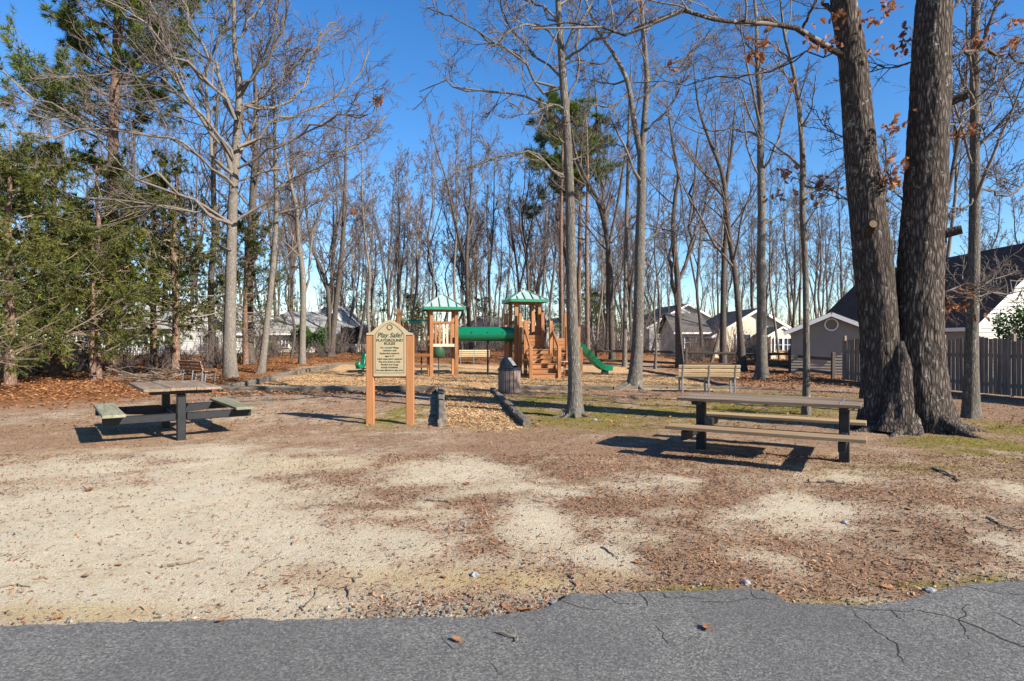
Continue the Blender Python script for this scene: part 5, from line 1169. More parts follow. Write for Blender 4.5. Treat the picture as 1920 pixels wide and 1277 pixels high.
def cedar(k, x, y, s, rz, label, z=1.0, group=None):
    e = empty("cedar_tree", P3(x, y), rz, label, 'tree', group); e.scale = (s, s, s * z)
    for nm, me, mt in zip(("trunk", "crown", "needles"), CED[k], ('pine_bark', 'dead_twig', 'cedar_needle')):
        o = link(nm, me, M[mt], e)
        if nm == "needles": o["kind"] = "stuff"
    return e
cedar(2, -14.9, 27.0, 1.0, 1.1, "open cedar with a bare reddish stem beside the brown bench")
cedar(0, -17.6, 21.4, 1.05, 2.2, "broad bushy cedar at the left edge of the wood")
cedar(0, -15.4, 17.6, .60, .4, "low bright cedar at the far left behind the leaf litter", 1.0)
cedar(1, -17.0, 25.0, 1.30, 4.1, "dark cedar hiding the foot of the tall pine")
cedar(1, -20.6, 27.5, 1.45, .9, "tall dark cedar behind the broad bushy cedar")
cedar(0, -24.0, 26.0, 1.25, 3.3, "cedar half cut off at the left margin")
cedar(2, -14.4, 33.0, .85, 2.7, "small cedar crown behind the large pale tree")
cedar(0, -20.4, 23.4, 1.15, 1.7, "leaning cedar left of the tall pine")
cedar(1, -17.6, 30.0, 1.25, 2.1, "full dark cedar right of the tall pine")
cedar(1, -16.2, 23.6, .85, 3.0, "young cedar between the tall pine and the brush heap")

# --- the wood behind: a handful of kinds, each tree its own object
PROTO = []
LOOK = ["straight grey", "dark forked", "slim pale", "stout dark forked", "thin crooked grey", "pale many-branched", "small dark low-branched"]
MARKS = [(-400, "over the left-hand cedars"), (160, "left of the tall pine"), (300, "right of the tall pine"), (440, "right of the large pale tree"), (530, "over the grey hipped roof"), (600, "over the white gable"), (660, "over the trampoline"), (705, "over the rules sign"), (745, "over the overhead bar"),
         (790, "over the small tower"), (860, "over the left half of the tube"), (905, "over the right half of the tube"), (945, "over the taller tower"), (1015, "over the stair landing"), (1060, "beside the lone middle tree"), (1100, "over the slide"), (1150, "just left of the forked tree"), (1210, "just right of the forked tree"),
         (1265, "beside the many-stemmed tree"), (1310, "over the white two-storey house"), (1360, "over the beige house"), (1430, "over the bay window"), (1500, "over the garden shed"), (1600, "behind the twin-trunk oak"), (1790, "over the brown roof"), (1860, "over the holly bush")]
def where(x, y):
    px = 960 + FPX * x / y; w = MARKS[0][1]
    for a, b in MARKS:
        if px >= a: w = b
    return w
def forest_proto(h, r0, seed, bark, twig, fork=False, nl=15, lt=(.38, .97), llen=.26, lean=.03):
    rng = np.random.default_rng(seed); k = 7; z = np.linspace(0, h, k); xy = np.cumsum(rng.normal(size=(k, 2)) * h * lean * .5, axis=0); xy[0] = 0
    P = np.column_stack([xy, z]); P[0, 2] = -.2; rd = r0 * np.array([1.1, .95, .85, .72, .55, .34, .08]); tr = [(P, rd)]
    if fork:
        a = rng.uniform(0, 6.3); d = np.array([math.cos(a), math.sin(a)]); i0 = 2
        Pf = [P[i0]] + [np.array([*(P[i][:2] + d * (i - i0) * h * .055), P[i][2] * .98]) for i in range(i0 + 1, k)]; tr.append((np.array(Pf), rd[i0:] * .75))
    e, _ = bare_tree("bare_tree", (0, 0, 0), tr, bark, "x y z w", nl=nl, lt=lt, seed=seed, lvl=(7, 6, 3), sides=9, step=.6, flare=.35, llen=llen, twig=twig, rmin=(.016, .012, .010), ang=.65, trop=(.09, .07, .04))
    PROTO.append(e); return e
forest_proto(16, .14, 301, 'grey_bark', 'twig_bark'); forest_proto(17, .155, 302, 'brown_bark', 'twig_red', True); forest_proto(15, .11, 303, 'pale_bark', 'twig_red', nl=18, llen=.2)
forest_proto(18, .165, 304, 'brown_bark', 'twig_bark', True); forest_proto(14, .10, 305, 'grey_bark', 'twig_red', nl=16, llen=.24, lean=.05); forest_proto(16, .12, 306, 'pale_bark', 'twig_bark', nl=20, llen=.22)
forest_proto(12, .085, 307, 'brown_bark', 'twig_red', nl=16, lt=(.2, .97), llen=.28, lean=.07)
rng = np.random.default_rng(12)
taken = []
def put_tree(k, x, y, s, rz, label, group):
    o = copy_tree(PROTO[k]); o.location = P3(x, y); o.rotation_euler = (rng.normal() * .02, rng.normal() * .02, rz); o.scale = (s, s, s * rng.uniform(1.0, 1.28)); tag(o, label, 'tree', group); taken.append((x, y)); return o
# trunks the photograph shows one by one: (pixel x, distance, kind, size, label)
for (px, Y, k, s, lb) in [(667, 46, 0, .78, "grey trunk beside the trampoline"), (681, 50, 4, .9, "thin trunk right of the trampoline"), (698, 44, 2, 1.0, "pale straight trunk rising above the rules sign"), (722, 52, 4, 1.0, "thin dark trunk above the sign's arch"),
        (738, 54, 2, .9, "slim pale stem left of the overhead bar post"), (768, 56, 2, 1.0, "pale stem seen through the overhead bar"), (782, 50, 4, 1.05, "thin stem left of the small roofed tower"), (812, 58, 6, 1.2, "dark stem behind the small tower's roof"),
        (869, 47, 5, .92, "pale trunk left of the tube bench"), (885, 43, 3, .88, "heavy dark trunk behind the slatted bench under the tube"), (914, 55, 2, 1.05, "pale stem above the middle of the green tube"), (934, 60, 0, .95, "grey trunk just left of the taller tower"),
        (958, 52, 1, .85, "dark forked tree behind the taller tower's roof"), (1000, 56, 0, .95, "grey trunk right of the taller tower's roof"), (1018, 50, 6, 1.2, "dark stem above the stair landing"), (1040, 60, 5, .9, "pale trunk above the stair rail"),
        (1118, 62, 2, .95, "pale far stem above the slide"), (1160, 58, 6, 1.2, "dark thin stem beyond the slide's end"), (1218, 50, 4, 1.0, "thin crooked stem right of the forked tree"), (1245, 62, 2, .9, "pale far stem left of the many-stemmed tree"),
        (1318, 44, 1, .75, "leaning forked tree before the white two-storey house"), (1332, 42, 4, .95, "slim stem before the beige house's wing"), (1462, 46, 5, .75, "pale tree leaning over the bay window"), (1486, 44, 3, .62, "dark trunk right of the bay window"),
        (1500, 50, 0, .8, "grey trunk hiding the beige house's right corner"), (545, 40, 6, 1.0, "dark thin stem left of the smooth pale trunk"), (590, 46, 4, 1.0, "thin stem before the grey hipped roof"), (655, 60, 2, .95, "pale stem left of the trampoline")]:
    put_tree(k, (px - 960) / FPX * Y, Y, s, rng.uniform(0, 6.28), lb, None)
zones = [("bare tree in the wood beyond the tall cedars", "bare trees far left", -46, -24, 38, 70, 30), ("bare tree behind the cream house", "bare trees behind the cream house", -26, -10, 58, 85, 20),
         ("bare tree of the dense wood behind the play towers", "bare trees behind the play towers", -16, 13, 48, 88, 38), ("bare tree far behind the white and beige houses", "bare trees behind the right-hand houses", 12, 44, 64, 90, 28),
         ("bare tree in the farthest rank of the wood", "bare trees along the horizon", -75, 80, 90, 125, 56), ("bare tree beyond the brown-roofed house", "bare trees behind the brown roof", 26, 46, 42, 62, 12)]
for lb, gp, xa, xb, ya, yb, n in zones:
    c = 0
    for _ in range(n * 12):
        if c >= n: break
        x, y = rng.uniform(xa, xb), rng.uniform(ya, yb)
        if any((x - a) ** 2 + (y - b) ** 2 < 3.2 for a, b in taken): continue
        kd = int(rng.integers(0, 7)); put_tree(kd, x, y, rng.uniform(.78, 1.18), rng.uniform(0, 6.28), LOOK[kd] + (" tree in the wood, " if y < 70 else " tree farther off, " if y < 90 else " tree on the horizon, ") + where(x, y), gp); c += 1
# trees right of the frame and behind the camera's right shoulder, whose shadows cross the ground
for (x, y, k, s, lb) in [(18.0, 13.5, 3, .8, "bare forked tree outside the view behind the plank fence"), (21.5, 17.5, 1, .8, "bare tree behind the holly bush")]:
    put_tree(k, x, y, s, 1.3 * x, lb, None)
for e in PROTO:
    for ch in list(e.children): bpy.data.objects.remove(ch)
    bpy.data.objects.remove(e)
# far evergreens in the wood
for i, (px, Y, k, s, lb) in enumerate([(640, 66, 2, .9, "dark evergreen behind the trampoline"), (775, 74, 1, 1.0, "dark evergreen left of the small tower"), (985, 70, 2, .8, "evergreen behind the taller tower"), (1075, 68, 2, 1.0, "evergreen behind the lone middle tree"),
        (1125, 76, 1, 1.1, "evergreen above the slide"), (700, 84, 2, 1.0, "far evergreen above the rules sign"), (905, 90, 1, 1.1, "far evergreen above the green tube"), (1190, 88, 2, 1.0, "far evergreen behind the forked tree")]):
    cedar(k, (px - 960) / FPX * Y, Y, s, i * 1.3, lb, .95)

# the far wood that closes the horizon: one mass of stems nobody could count
rg = np.random.default_rng(55); n = 680
x = rg.uniform(-115, 115, n); y = rg.uniform(96, 150, n); hh = rg.uniform(4, 12.5, n); P1 = walk(rg, np.column_stack([x, y, gz(x, y) - .2]), unit(np.column_stack([rg.normal(size=(n, 2)) * .08, np.ones(n)])), hh, 6, .05, .03)
R1 = (.03 + .006 * hh)[:, None] * np.linspace(1.3, .35, 6)[None]; P2, R2 = sprout(rg, P1, R1, 6, .25, 1, .55, .2, .34, 4, .12, .05, .6, .025, .6); P3_, R3 = sprout(rg, P2, R2, 2, .3, 1, .6, .2, .6, 3, .15, .03, .7, .022, .7)
tag(link("far_wood", mesh_np("far_wood", *cat_tubes([(P1, R1, 4), (P2, R2, 3), (P3_, R3, 3)]), smooth=True), M['twig_bark']), "grey brown far wood closing the horizon behind everything", "wood", kind="stuff")
# --- shrubs
def shrub_proto(h, seed, stems=16):
    rng = np.random.default_rng(seed); d = unit(np.column_stack([rng.normal(size=(stems, 2)) * .45, np.ones(stems)])); P1 = walk(rng, np.column_stack([rng.normal(size=(stems, 2)) * .12, np.full(stems, -.05)]), d, h * rng.uniform(.6, 1.1, stems), 7, .14, .05)
    R1 = np.linspace(.016, .006, 7)[None] * np.ones((stems, 1)); P2, R2 = sprout(rng, P1, R1, 7, .2, 1, .6, .2, .45, 5, .15, .03, .7, .006, .6); P3_, R3 = sprout(rng, P2, R2, 4, .2, 1, .6, .2, .5, 4, .2, .02, .7, .005, .6)
    return mesh_np("stems", *cat_tubes([(P1, R1, 5), (P2, R2, 3)]), smooth=True), mesh_np("twigs", *cat_tubes([(P3_, R3, 3)]), smooth=True)
SHR = [shrub_proto(1.7, 401), shrub_proto(2.3, 402, 12), shrub_proto(1.2, 403, 20)]
def shrub(k, x, y, s, label, group):
    e = empty("bare_shrub", P3(x, y), rng.uniform(0, 6), label, 'shrub', group); e.scale = (s, s, s); link("stems", SHR[k][0], M['twig_bark'], e); link("twigs", SHR[k][1], M['twig_red'], e)["kind"] = "stuff"
for lb, gp, xa, xb, ya, yb, n in [("leafless reddish shrub behind the split-rail fence", "leafless shrubs before the beige house", 9.5, 18, 38, 46, 14), ("leafless shrub behind the play structure", "leafless undergrowth behind the play structure", -9, 9, 40, 60, 44),
                                 ("leafless shrub under the cedars", "leafless undergrowth under the cedars", -24, -14.5, 24, 36, 26), ("leafless shrub near the cream house", "leafless shrubs by the cream house", -21, -10, 40, 46, 12),
                                 ("leafless shrub far off in the wood", "leafless undergrowth far off in the wood", -40, 40, 62, 88, 70)]:
    for _ in range(n):
        x_, y_ = rng.uniform(xa, xb), rng.uniform(ya, yb); shrub(int(rng.integers(0, 3)), x_, y_, rng.uniform(.75, 1.3) * (1.5 if ya > 60 else 1), lb + ', ' + where(x_, y_).replace('over ', 'below '), gp)
def leafy_bush(x, y, h, w, label, n=2600, seed=1, size=.075, mat='holly_leaf'):
    rg = np.random.default_rng(seed); e = empty("evergreen_bush", P3(x, y), 0, label, 'bush')
    m = 14; d = unit(np.column_stack([rg.normal(size=(m, 2)) * .5, np.ones(m)])); P1 = walk(rg, np.column_stack([rg.normal(size=(m, 2)) * .1 * w, np.full(m, -.05)]), d, h * rg.uniform(.6, .95, m), 7, .12, .03)
    P2, R2 = sprout(rg, P1, np.linspace(.03, .008, 7)[None] * np.ones((m, 1)), 8, .2, 1, .8, .2, .45, 5, .14, .0, .6, .006, .5)
    link("stems", mesh_np("stems", *cat_tubes([(P1, np.linspace(.03, .008, 7)[None] * np.ones((m, 1)), 5), (P2, R2, 3)]), smooth=True), M['twig_bark'], e)
    c = unit(rg.normal(size=(n, 3))) * (rg.random((n, 1)) ** .35); c[:, 2] = c[:, 2] * .5 + .52; lump = .75 + .5 * vnoise(c[:, 0] * 3 + c[:, 2] * 3, c[:, 1] * 3 + seed, seed)
    c = c * np.array([w / 2, w / 2, h]) * np.column_stack([lump, lump, .8 + .25 * lump]); c[:, 2] = np.maximum(c[:, 2], .08)
    dd = unit(rg.normal(size=(n, 3)) + np.array([0, 0, .5])); q = unit(np.cross(dd, rg.normal(size=(n, 3)))); L = size * rg.uniform(.7, 1.4, (n, 1)); nn = np.cross(dd, q)
    V = np.stack([c, c + dd * L * .5 + q * L * .28 + nn * L * .08, c + dd * L, c + dd * L * .5 - q * L * .28 + nn * L * .08], 1).reshape(-1, 3)
    link("leaves", mesh_np("leaves", V, np.arange(len(V)).reshape(-1, 4)), M[mat], e)["kind"] = "stuff"
leafy_bush(20.1, 22.8, 2.9, 3.3, "glossy green holly bush behind the plank fence at the right margin", 9000, 3, .12)
leafy_bush(-15.7, 45.6, 2.0, 2.0, "dark green bush in front of the cream house, left of the V-shaped tree", 3200, 4, .13); leafy_bush(-13.9, 45.2, 1.9, 1.8, "dark green bush in front of the cream house, right of the V-shaped tree", 3200, 5, .13)
leafy_bush(-18.2, 45.5, .9, 1.5, "low green bush under the cream house's small window", 1500, 6, .11); leafy_bush(-16.5, 35.5, .7, 1.8, "low green ground bush behind the brown bench", 1400, 7, .09)

# things alike that share a place: tell them apart by distance
dup_ = {}
for o in bpy.data.objects:
    if o.parent is None and "label" in o: dup_.setdefault(o["label"], []).append(o)
ORD = ["", "second ", "third ", "fourth ", "fifth ", "sixth ", "seventh ", "eighth ", "ninth ", "tenth ", "eleventh ", "twelfth "]
for lb, os_ in dup_.items():
    if len(os_) > 1:
        for k, o in enumerate(sorted(os_, key=lambda o: o.location.y)): o["label"] = lb + ", " + ORD[min(k, 11)] + "nearest"
# leaf nests high in the bare crowns
for (px, py, Y, sz, lb) in ((709, 186, 26.6, .22, "clump of dead leaves high at the large pale tree's outer twigs"), (664, 396, 44, .26, "squirrel nest of dead leaves above the white gable")):
    rg = np.random.default_rng(int(px)); c = rg.normal(size=(90, 3)) * sz * .5; V, F3 = leaf_cloud(rg, c, .13)
    tag(link("leaf_nest", mesh_np("leaf_nest", V, None, F3), M['oak_leaf'], None, tuple(W(px, py, Y))), lb, 'nest')

# ------------------------------------------------------------------ what lies on the ground
rng = np.random.default_rng(2024)
GI = None
def hz(x, y):
    """height of the ground sheet itself, micro relief included"""
    i = np.clip(np.searchsorted(gx, x) - 1, 0, nx - 2); j = np.clip(np.searchsorted(gy, y) - 1, 0, ny - 2)
    fx = np.clip((x - gx[i]) / (gx[i + 1] - gx[i]), 0, 1); fy = np.clip((y - gy[j]) / (gy[j + 1] - gy[j]), 0, 1)
    return (GZ[j, i] * (1 - fx) + GZ[j, i + 1] * fx) * (1 - fy) + (GZ[j + 1, i] * (1 - fx) + GZ[j + 1, i + 1] * fx) * fy
def on_drive(x, y): return y < np.interp(x, ex, ey) + .0
def view_ok(x, y): return np.abs(x) < .90 * y + .6
def flakes(x, y, L, wd, tilt, fold=0.0, dz=.004, quad=False):
    B = len(x); a = rng.uniform(0, 2 * PI, B); d = np.column_stack([np.cos(a), np.sin(a), rng.normal(size=B) * tilt]); d = unit(d)
    q = unit(np.column_stack([-np.sin(a), np.cos(a), rng.normal(size=B) * tilt])); up = np.cross(d, q)
    c = np.column_stack([x, y, hz(x, y) + dz + np.abs(rng.normal(size=B)) * tilt * L * .5]); L = L[:, None]; wd = wd[:, None]
    if quad:
        V = np.stack([c - d * L / 2 - q * wd * .3, c + d * L * .45 - q * wd * .55, c + d * L / 2 + q * wd * .3, c - d * L * .4 + q * wd * .5], 1); return V.reshape(-1, 3), np.arange(B * 4).reshape(-1, 4)
    if fold <= 0:
        V = np.stack([c - d * L / 2 - q * wd * .35, c - d * L * .1 - q * wd * .5, c + d * L / 2 - q * wd * .3, c + d * L / 2 + q * wd * .3, c + d * L * .05 + q * wd * .5, c - d * L / 2 + q * wd * .35], 1)
        i = np.arange(B)[:, None] * 6; F = np.concatenate([i + np.array([[0, 1, 4, 5]]), i + np.array([[1, 2, 3, 4]])]); return V.reshape(-1, 3), F
    k = fold * wd * rng.uniform(.1, 1.0, (B, 1))
    V = np.stack([c - d * L / 2 + up * k * .6, c - q * wd / 2 + up * k, c + d * L / 2 + up * k * .9, c + q * wd / 2 + up * k * 1.2, c], 1)
    i = np.arange(B)[:, None] * 5; F = np.concatenate([i + np.array([[0, 1, 4]]), i + np.array([[1, 2, 4]]), i + np.array([[2, 3, 4]]), i + np.array([[3, 0, 4]])]); return V.reshape(-1, 3), F
def scatter(n, xa, xb, ya, yb): return rng.uniform(xa, xb, n), ya + (yb - ya) * rng.random(n)
# bark crumbs and needles over the bare soil
x = np.concatenate([rng.uniform(-7.6, 7.6, 170000), rng.uniform(-11, 14, 120000)]); y = np.concatenate([3.2 + 5.3 * rng.random(170000) ** 1.0, 8.3 + 11.2 * rng.random(120000)])
l_, f_, m_, yl_, c_ = masks(x, y)
p = np.clip((l_ - .16) * 1.3, .10, .95) * np.where(rng.random(len(x)) < .5, 1, np.clip(fbm(x * 9, y * 9, 2, 91) * 3 - 1, 0, 1)) * (1 - c_) * (1 - .7 * m_); ok = (rng.random(len(x)) < p) & view_ok(x, y) & ~on_drive(x, y - .02); x, y = x[ok], y[ok]
big = rng.random(len(x)); V, F = flakes(x, y, .012 + .026 * rng.random(len(x)) ** 2 + .035 * (big > .965), .006 + .010 * rng.random(len(x)), .42, quad=True)
tag(link("bark_litter", mesh_np("bark_litter", V, F), M['litter_chip']), "brown bark crumbs and leaf bits strewn over the sandy ground", "litter", kind="stuff")
# pine straw and thin twigs bits
x, y = scatter(26000, -9, 9, 3.3, 13); l_, f_, m_, yl_, c_ = masks(x, y); ok = (rng.random(len(x)) < np.clip(l_ * .9, .06, 1) * (1 - c_)) & view_ok(x, y) & ~on_drive(x, y - .02); x, y = x[ok], y[ok]
V, F = flakes(x, y, .03 + .06 * rng.random(len(x)), .0025 + .0015 * rng.random(len(x)), .08)
tag(link("pine_straw", mesh_np("pine_straw", V, F), M['straw']), "thin dry needles strewn over the sandy ground", "litter", kind="stuff")
# fallen leaves of the wood floor
x = np.concatenate([rng.uniform(-34, -9, 36000), rng.uniform(-30, 22, 36000), rng.uniform(6.5, 14, 8000), rng.uniform(-10, -2.2, 2500)]); y = np.concatenate([13 + 25 * rng.random(36000), 34 + 22 * rng.random(36000), 19 + 16 * rng.random(8000), 17.6 + 1.6 * rng.random(2500)])
l_, f_, m_, yl_, c_ = masks(x, y); ok = (rng.random(len(x)) < f_ * np.clip(vnoise(x * .7, y * .7, 8) * 1.5, .15, 1)) & view_ok(x, y); x, y = x[ok], y[ok]
V, F = flakes(x, y, .07 + .09 * rng.random(len(x)), .05 + .05 * rng.random(len(x)), .30, .45, .01)
tag(link("leaf_litter", mesh_np("leaf_litter", V, None, F), M['litter_leaf']), "orange brown fallen leaves covering the wood floor", "leaf litter", kind="stuff")
# leaves blown over the play area and the grass in the middle
x, y = scatter(2600, -9, 13, 11, 26); ok = view_ok(x, y); x, y = x[ok], y[ok]; V, F = flakes(x, y, .05 + .07 * rng.random(len(x)), .035 + .04 * rng.random(len(x)), .30, .45, .006)
tag(link("scattered_leaves", mesh_np("scattered_leaves", V, None, F), M['litter_leaf']), "single dry leaves blown over moss and mulch", "leaf litter", kind="stuff")
# wood chips of the path and the play area
x = np.concatenate([rng.uniform(-2.8, .8, 26000), rng.uniform(-10, 8, 42000)]); y = np.concatenate([10.6 + 9 * rng.random(26000), 18.9 + 11 * rng.random(42000)]); l_, f_, m_, yl_, c_ = masks(x, y)
ok = (rng.random(len(x)) < c_ * np.where(y < 19.3, 1, .8)); x, y = x[ok], y[ok]; V, F = flakes(x, y, .035 + .05 * rng.random(len(x)), .012 + .018 * rng.random(len(x)), .28, quad=True)
tag(link("wood_chips", mesh_np("wood_chips", V, F), M['wood_chip']), "tan wood chips of the path and play area", "wood chips", kind="stuff")
# moss tufts
x, y = scatter(60000, -4, 14, 3.5, 19); l_, f_, m_, yl_, c_ = masks(x, y); ok = (rng.random(len(x)) < m_ * 1.1) & view_ok(x, y) & ~on_drive(x, y - .01); x, y = x[ok], y[ok]
C = np.column_stack([x, y, hz(x, y) - .003]); V, F3 = needles(rng, C, np.tile(np.array([0, 0, 1.]), (len(x), 1)), 3, .022, .012, .7)
tag(link("moss", mesh_np("moss", V, None, F3), M['moss_tuft']), "low yellow green moss in patches on the soil", "moss", kind="stuff")
# gravel crumbled along the edge of the drive
q = rng.uniform(-3.4, 3.4, 9000); qy = np.interp(q, ex, ey) + np.abs(rng.normal(size=9000)) * .16 + .005; s_ = .004 + .016 * rng.random(9000) ** 4
w_ = np.clip(.75 * np.exp(-((q + .45) / .75) ** 2), .10, 1); ok = rng.random(9000) < w_; q, qy, s_ = q[ok], qy[ok], s_[ok]
x2, y2 = scatter(1800, -6, 7, 3.6, 8.5); ok = view_ok(x2, y2) & ~on_drive(x2, y2 - .05); x2, y2 = x2[ok], y2[ok]; q = np.concatenate([q, x2]); qy = np.concatenate([qy, y2]); s_ = np.concatenate([s_, .004 + .010 * rng.random(len(x2)) ** 3])
B = len(q); oc = np.array([(1, 0, 0), (0, 1, 0), (-1, 0, 0), (0, -1, 0), (0, 0, .7), (0, 0, -.7)]); V = oc[None] * rng.uniform(.55, 1.3, (B, 6, 1)) * s_[:, None, None]
a = rng.uniform(0, 6.28, B); ca, sa = np.cos(a)[:, None], np.sin(a)[:, None]; V = np.stack([V[..., 0] * ca - V[..., 1] * sa * .8, V[..., 0] * sa + V[..., 1] * ca * .8, V[..., 2]], -1) + np.column_stack([q, qy, hz(q, qy) + s_ * .35])[:, None]
F3 = (np.arange(B)[:, None, None] * 6 + np.array([[0, 1, 4], [1, 2, 4], [2, 3, 4], [3, 0, 4], [1, 0, 5], [2, 1, 5], [3, 2, 5], [0, 3, 5]])[None]).reshape(-1, 3)
tag(link("gravel", mesh_np("gravel", V.reshape(-1, 3), None, F3), M['gravel_stone']), "grey gravel crumbled along the edge of the asphalt", "gravel", kind="stuff")

# single leaves, sticks and stones one can pick out
m_leaf('ground_leaf', [(0, (.12, .05, .022)), (.5, (.24, .11, .05)), (1, (.36, .20, .10))], .1, .75)
def lobed_leaf(px, py, size, rz, label, z=.0, mat='ground_leaf'):
    g = G(px, py); rg = np.random.default_rng(int(px)); k = len(OLF); size = size * .68; u, v = OLF[:, 0], OLF[:, 1] - .5
    zc = .30 * u ** 2 * 2 + .22 * v ** 2 * rg.uniform(.3, 1.2) + rg.normal(size=k) * .02; V = np.column_stack([u, v, zc + .03]) * size; V = np.vstack([V, [(0, 0, .02 * size)]])
    st = np.array([(-.012, -.5, .05), (.012, -.5, .05), (.03, -.75, .09), (.01, -.75, .09)]) * size; V = np.vstack([V, st])
    F3 = [(j, (j + 1) % k, k) for j in range(k)]; me = mesh_np("fallen_leaf", V, [(k + 1, k + 2, k + 3, k + 4)], F3)
    zz = .042 if on_drive(np.array([g[0]]), np.array([g[1]]))[0] else float(hz(np.array([g[0]]), np.array([g[1]]))[0]) + .006
    tag(link("fallen_leaf", me, M[mat], None, (g[0], g[1], zz + z), (rg.normal() * .12, rg.normal() * .12, rz)), label, 'leaf', 'single fallen leaves')
for a in [(230, 1171, .17, 1.3, "orange leaf on the asphalt edge at the left"), (168, 921, .26, .6, "orange leaf pair lying on the bare sand at the left"), (108, 1155, .10, 2.2, "small dark red leaf near the asphalt at the left"), (222, 1058, .10, 1.0, "pale orange leaf on the sand, left of the long stick"),
          (160, 1080, .12, 4.0, "faint peach leaf on the sand near the asphalt"), (635, 1159, .13, 2.0, "orange leaf at the asphalt edge below the gravel"), (833, 1082, .09, .4, "peach leaf among the gravel in the middle"), (985, 1140, .14, 5.0, "crumpled brown leaf in the notch of the asphalt"), (948, 1135, .12, 3.6, "pale pink leaf at the notch of the asphalt"),
          (1325, 1190, .12, 3.3, "dark curled leaf alone on the asphalt"), (858, 1214, .10, .9, "grey curled leaf on the asphalt in the middle"), (1010, 1150, .10, 1.8, "reddish leaf on the lip of the broken asphalt"), (1195, 1055, .11, .5, "small rust leaf on the yellow soil"), (1680, 995, .15, 1.2, "pale tan leaf on the litter right of centre"), (1705, 955, .13, 2.6, "pale leaf near the stick right of the tan bench table"),
          (1665, 1100, .13, 4.4, "orange leaf near the mossy asphalt edge"), (1420, 1082, .12, 2.9, "whitish leaf bit above the mossy edge"), (875, 907, .18, .3, "rust leaf on the soil in the middle"), (1000, 1055, .10, 1.9, "dark red leaf in the middle of the yellow soil"), (420, 1175, .12, 2.4, "brown leaf at the asphalt edge, right of the orange one")]: lobed_leaf(*a)
def stick(px, label, r=.008, seed=1, fork=False):
    p = np.array([G(*a) for a in px]); rg = np.random.default_rng(seed); q = resample(np.column_stack([p, np.zeros(len(p))]), 10); q[:, :2] += rg.normal(size=(10, 2)) * .012
    q[:, 2] = hz(q[:, 0], q[:, 1]) + r * .8 + np.abs(rg.normal(size=10)) * .004
    dr = on_drive(q[:, 0], q[:, 1]); q[dr, 2] = .038 + r
    o = q[0].copy(); mb = MB().tube([tuple(a - o) for a in q], list(np.linspace(r, r * .45, 10)), 7)
    if fork: mb.tube([tuple(q[5] - o), tuple(q[5] - o + np.array([.06, .08, .01])), tuple(q[5] - o + np.array([.10, .17, .015]))], [r * .5, r * .4, r * .25], 6)
    tag(mb.build("stick", M['dead_twig'], None, tuple(o), smooth=True), label, 'stick', 'dry sticks on the ground')
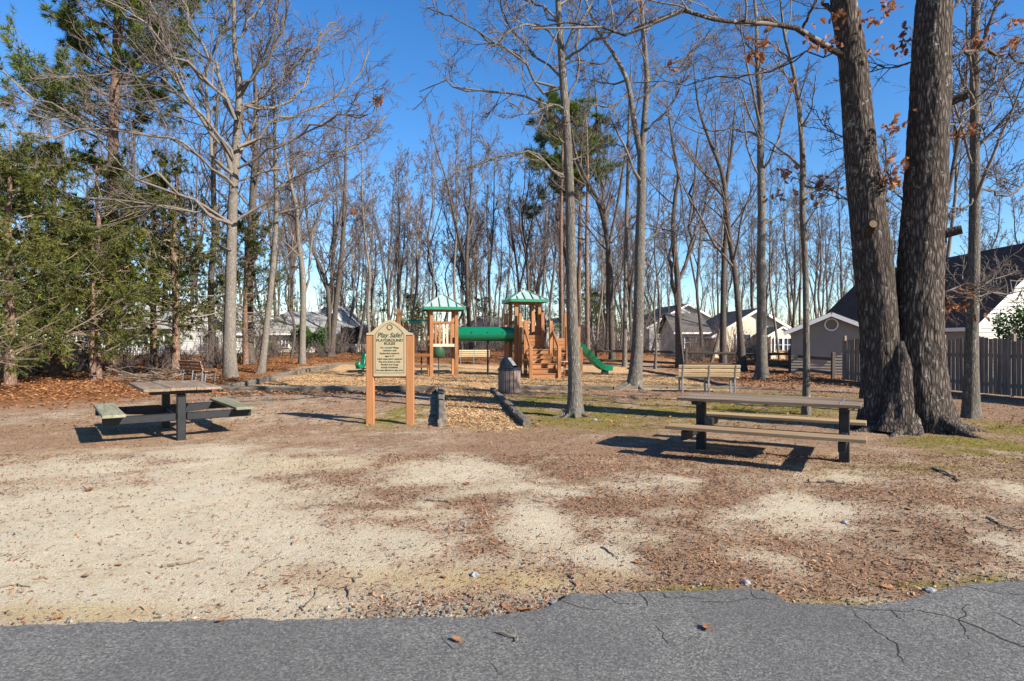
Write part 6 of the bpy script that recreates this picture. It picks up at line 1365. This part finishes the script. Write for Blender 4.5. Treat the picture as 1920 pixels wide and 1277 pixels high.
for i, (px, r_, fk, lb) in enumerate([([(303, 1063), (350, 1055), (386, 1045)], .011, False, "straight pale stick on the sand at the left"), ([(0, 1100), (30, 1095), (55, 1098)], .007, False, "thin twig at the left margin of the sand"), ([(800, 938), (825, 940), (846, 944)], .013, True, "dark forked stick in the middle of the litter"),
        ([(1065, 1074), (1075, 1090), (1081, 1098)], .008, False, "short dark twig standing out on the yellow soil"), ([(936, 1198), (955, 1207), (975, 1212)], .007, False, "thin twig lying on the asphalt"), ([(1745, 880), (1770, 888), (1800, 905)], .016, False, "long dark stick near the oak's moss"), ([(1515, 905), (1550, 905), (1585, 908)], .026, False, "thick pale branch piece beside the picnic table's shadow"),
        ([(1725, 902), (1740, 900), (1752, 896)], .009, False, "short pale stick right of the picnic table"), ([(650, 1115), (655, 1095), (675, 1078)], .007, False, "curved dark twig in the gravel"), ([(465, 1080), (485, 1062), (505, 1050)], .006, True, "forked twig at the sand's edge left of the gravel"), ([(1130, 1022), (1145, 1035), (1162, 1046)], .007, False, "thin twig on the sand in the middle"),
        ([(216, 953), (232, 951), (248, 951)], .008, False, "small grey twig on the sand below the orange leaf pair"), ([(1000, 940), (1018, 942), (1035, 945)], .007, False, "small twig lying on pale sand in the middle"), ([(870, 1110), (900, 1122), (915, 1126)], .006, False, "twig across the yellow soil above the notch"), ([(1850, 970), (1880, 985), (1905, 992)], .008, False, "bent twig on the litter at the right margin"),
        ([(560, 1150), (575, 1130), (590, 1110)], .006, True, "upright forked twig beside the gravel")]): stick(px, lb, r_, 500 + i, fk)
def stone(px, py, s, label):
    g = G(px, py); rg = np.random.default_rng(int(px + py)); bm = bmesh.new(); bmesh.ops.create_icosphere(bm, subdivisions=2, radius=s)
    for v in bm.verts: v.co *= 1 + rg.normal() * .10; v.co.z *= .6
    me = bpy.data.meshes.new("stone"); bm.to_mesh(me); bm.free(); tag(link("stone", me, M['pebble_grey'], None, (g[0], g[1], float(hz(np.array([g[0]]), np.array([g[1]]))[0]) + s * .25), (0, 0, px)), label, 'stone', 'single stones on the soil')
for a in [(1745, 1108, .035, "dark stone lying at the asphalt edge at the right"), (1585, 978, .03, "grey stone on the pale sand near the middle right"), (1400, 1092, .028, "grey stone above the mossy edge"), (890, 1078, .028, "bluish stone among the gravel"), (1115, 787, .05, "stone at the lone middle tree's foot"), (1040, 1130, .03, "stone at the notch of the asphalt")]: stone(*a)
# heap of dead branches under the cedars
bp = empty("brush_pile", P3(-13.6, 23.2), 0, "tangled heap of dead grey branches under the cedars", 'brush pile')
for k in range(34):
    a = rng.uniform(-.5, .9) + (PI if rng.random() < .3 else 0); L = rng.uniform(.8, 2.6); c = np.array([rng.normal() * .8, rng.normal() * .45, rng.uniform(.05, .45)]); d = np.array([math.cos(a), math.sin(a) * .6, rng.normal() * .22])
    P1 = walk(rng, (c - d * L / 2)[None], unit(d[None]), np.array([L]), 9, .10, -.01); P1[..., 2] = np.maximum(P1[..., 2], .02); R1 = np.linspace(rng.uniform(.012, .03), .006, 9)[None]; P2, R2 = sprout(rng, P1, R1, 4, .3, 1, .6, .2, .4, 6, .1, 0, .6, .005, .5); P2[..., 2] = np.maximum(P2[..., 2], .02)
    link("branch", mesh_np("branch", *cat_tubes([(P1, R1, 6), (P2, R2, 4)]), smooth=True), M['dead_twig'], bp)
for o in bpy.data.objects:
    if '_tips' in o: del o['_tips']
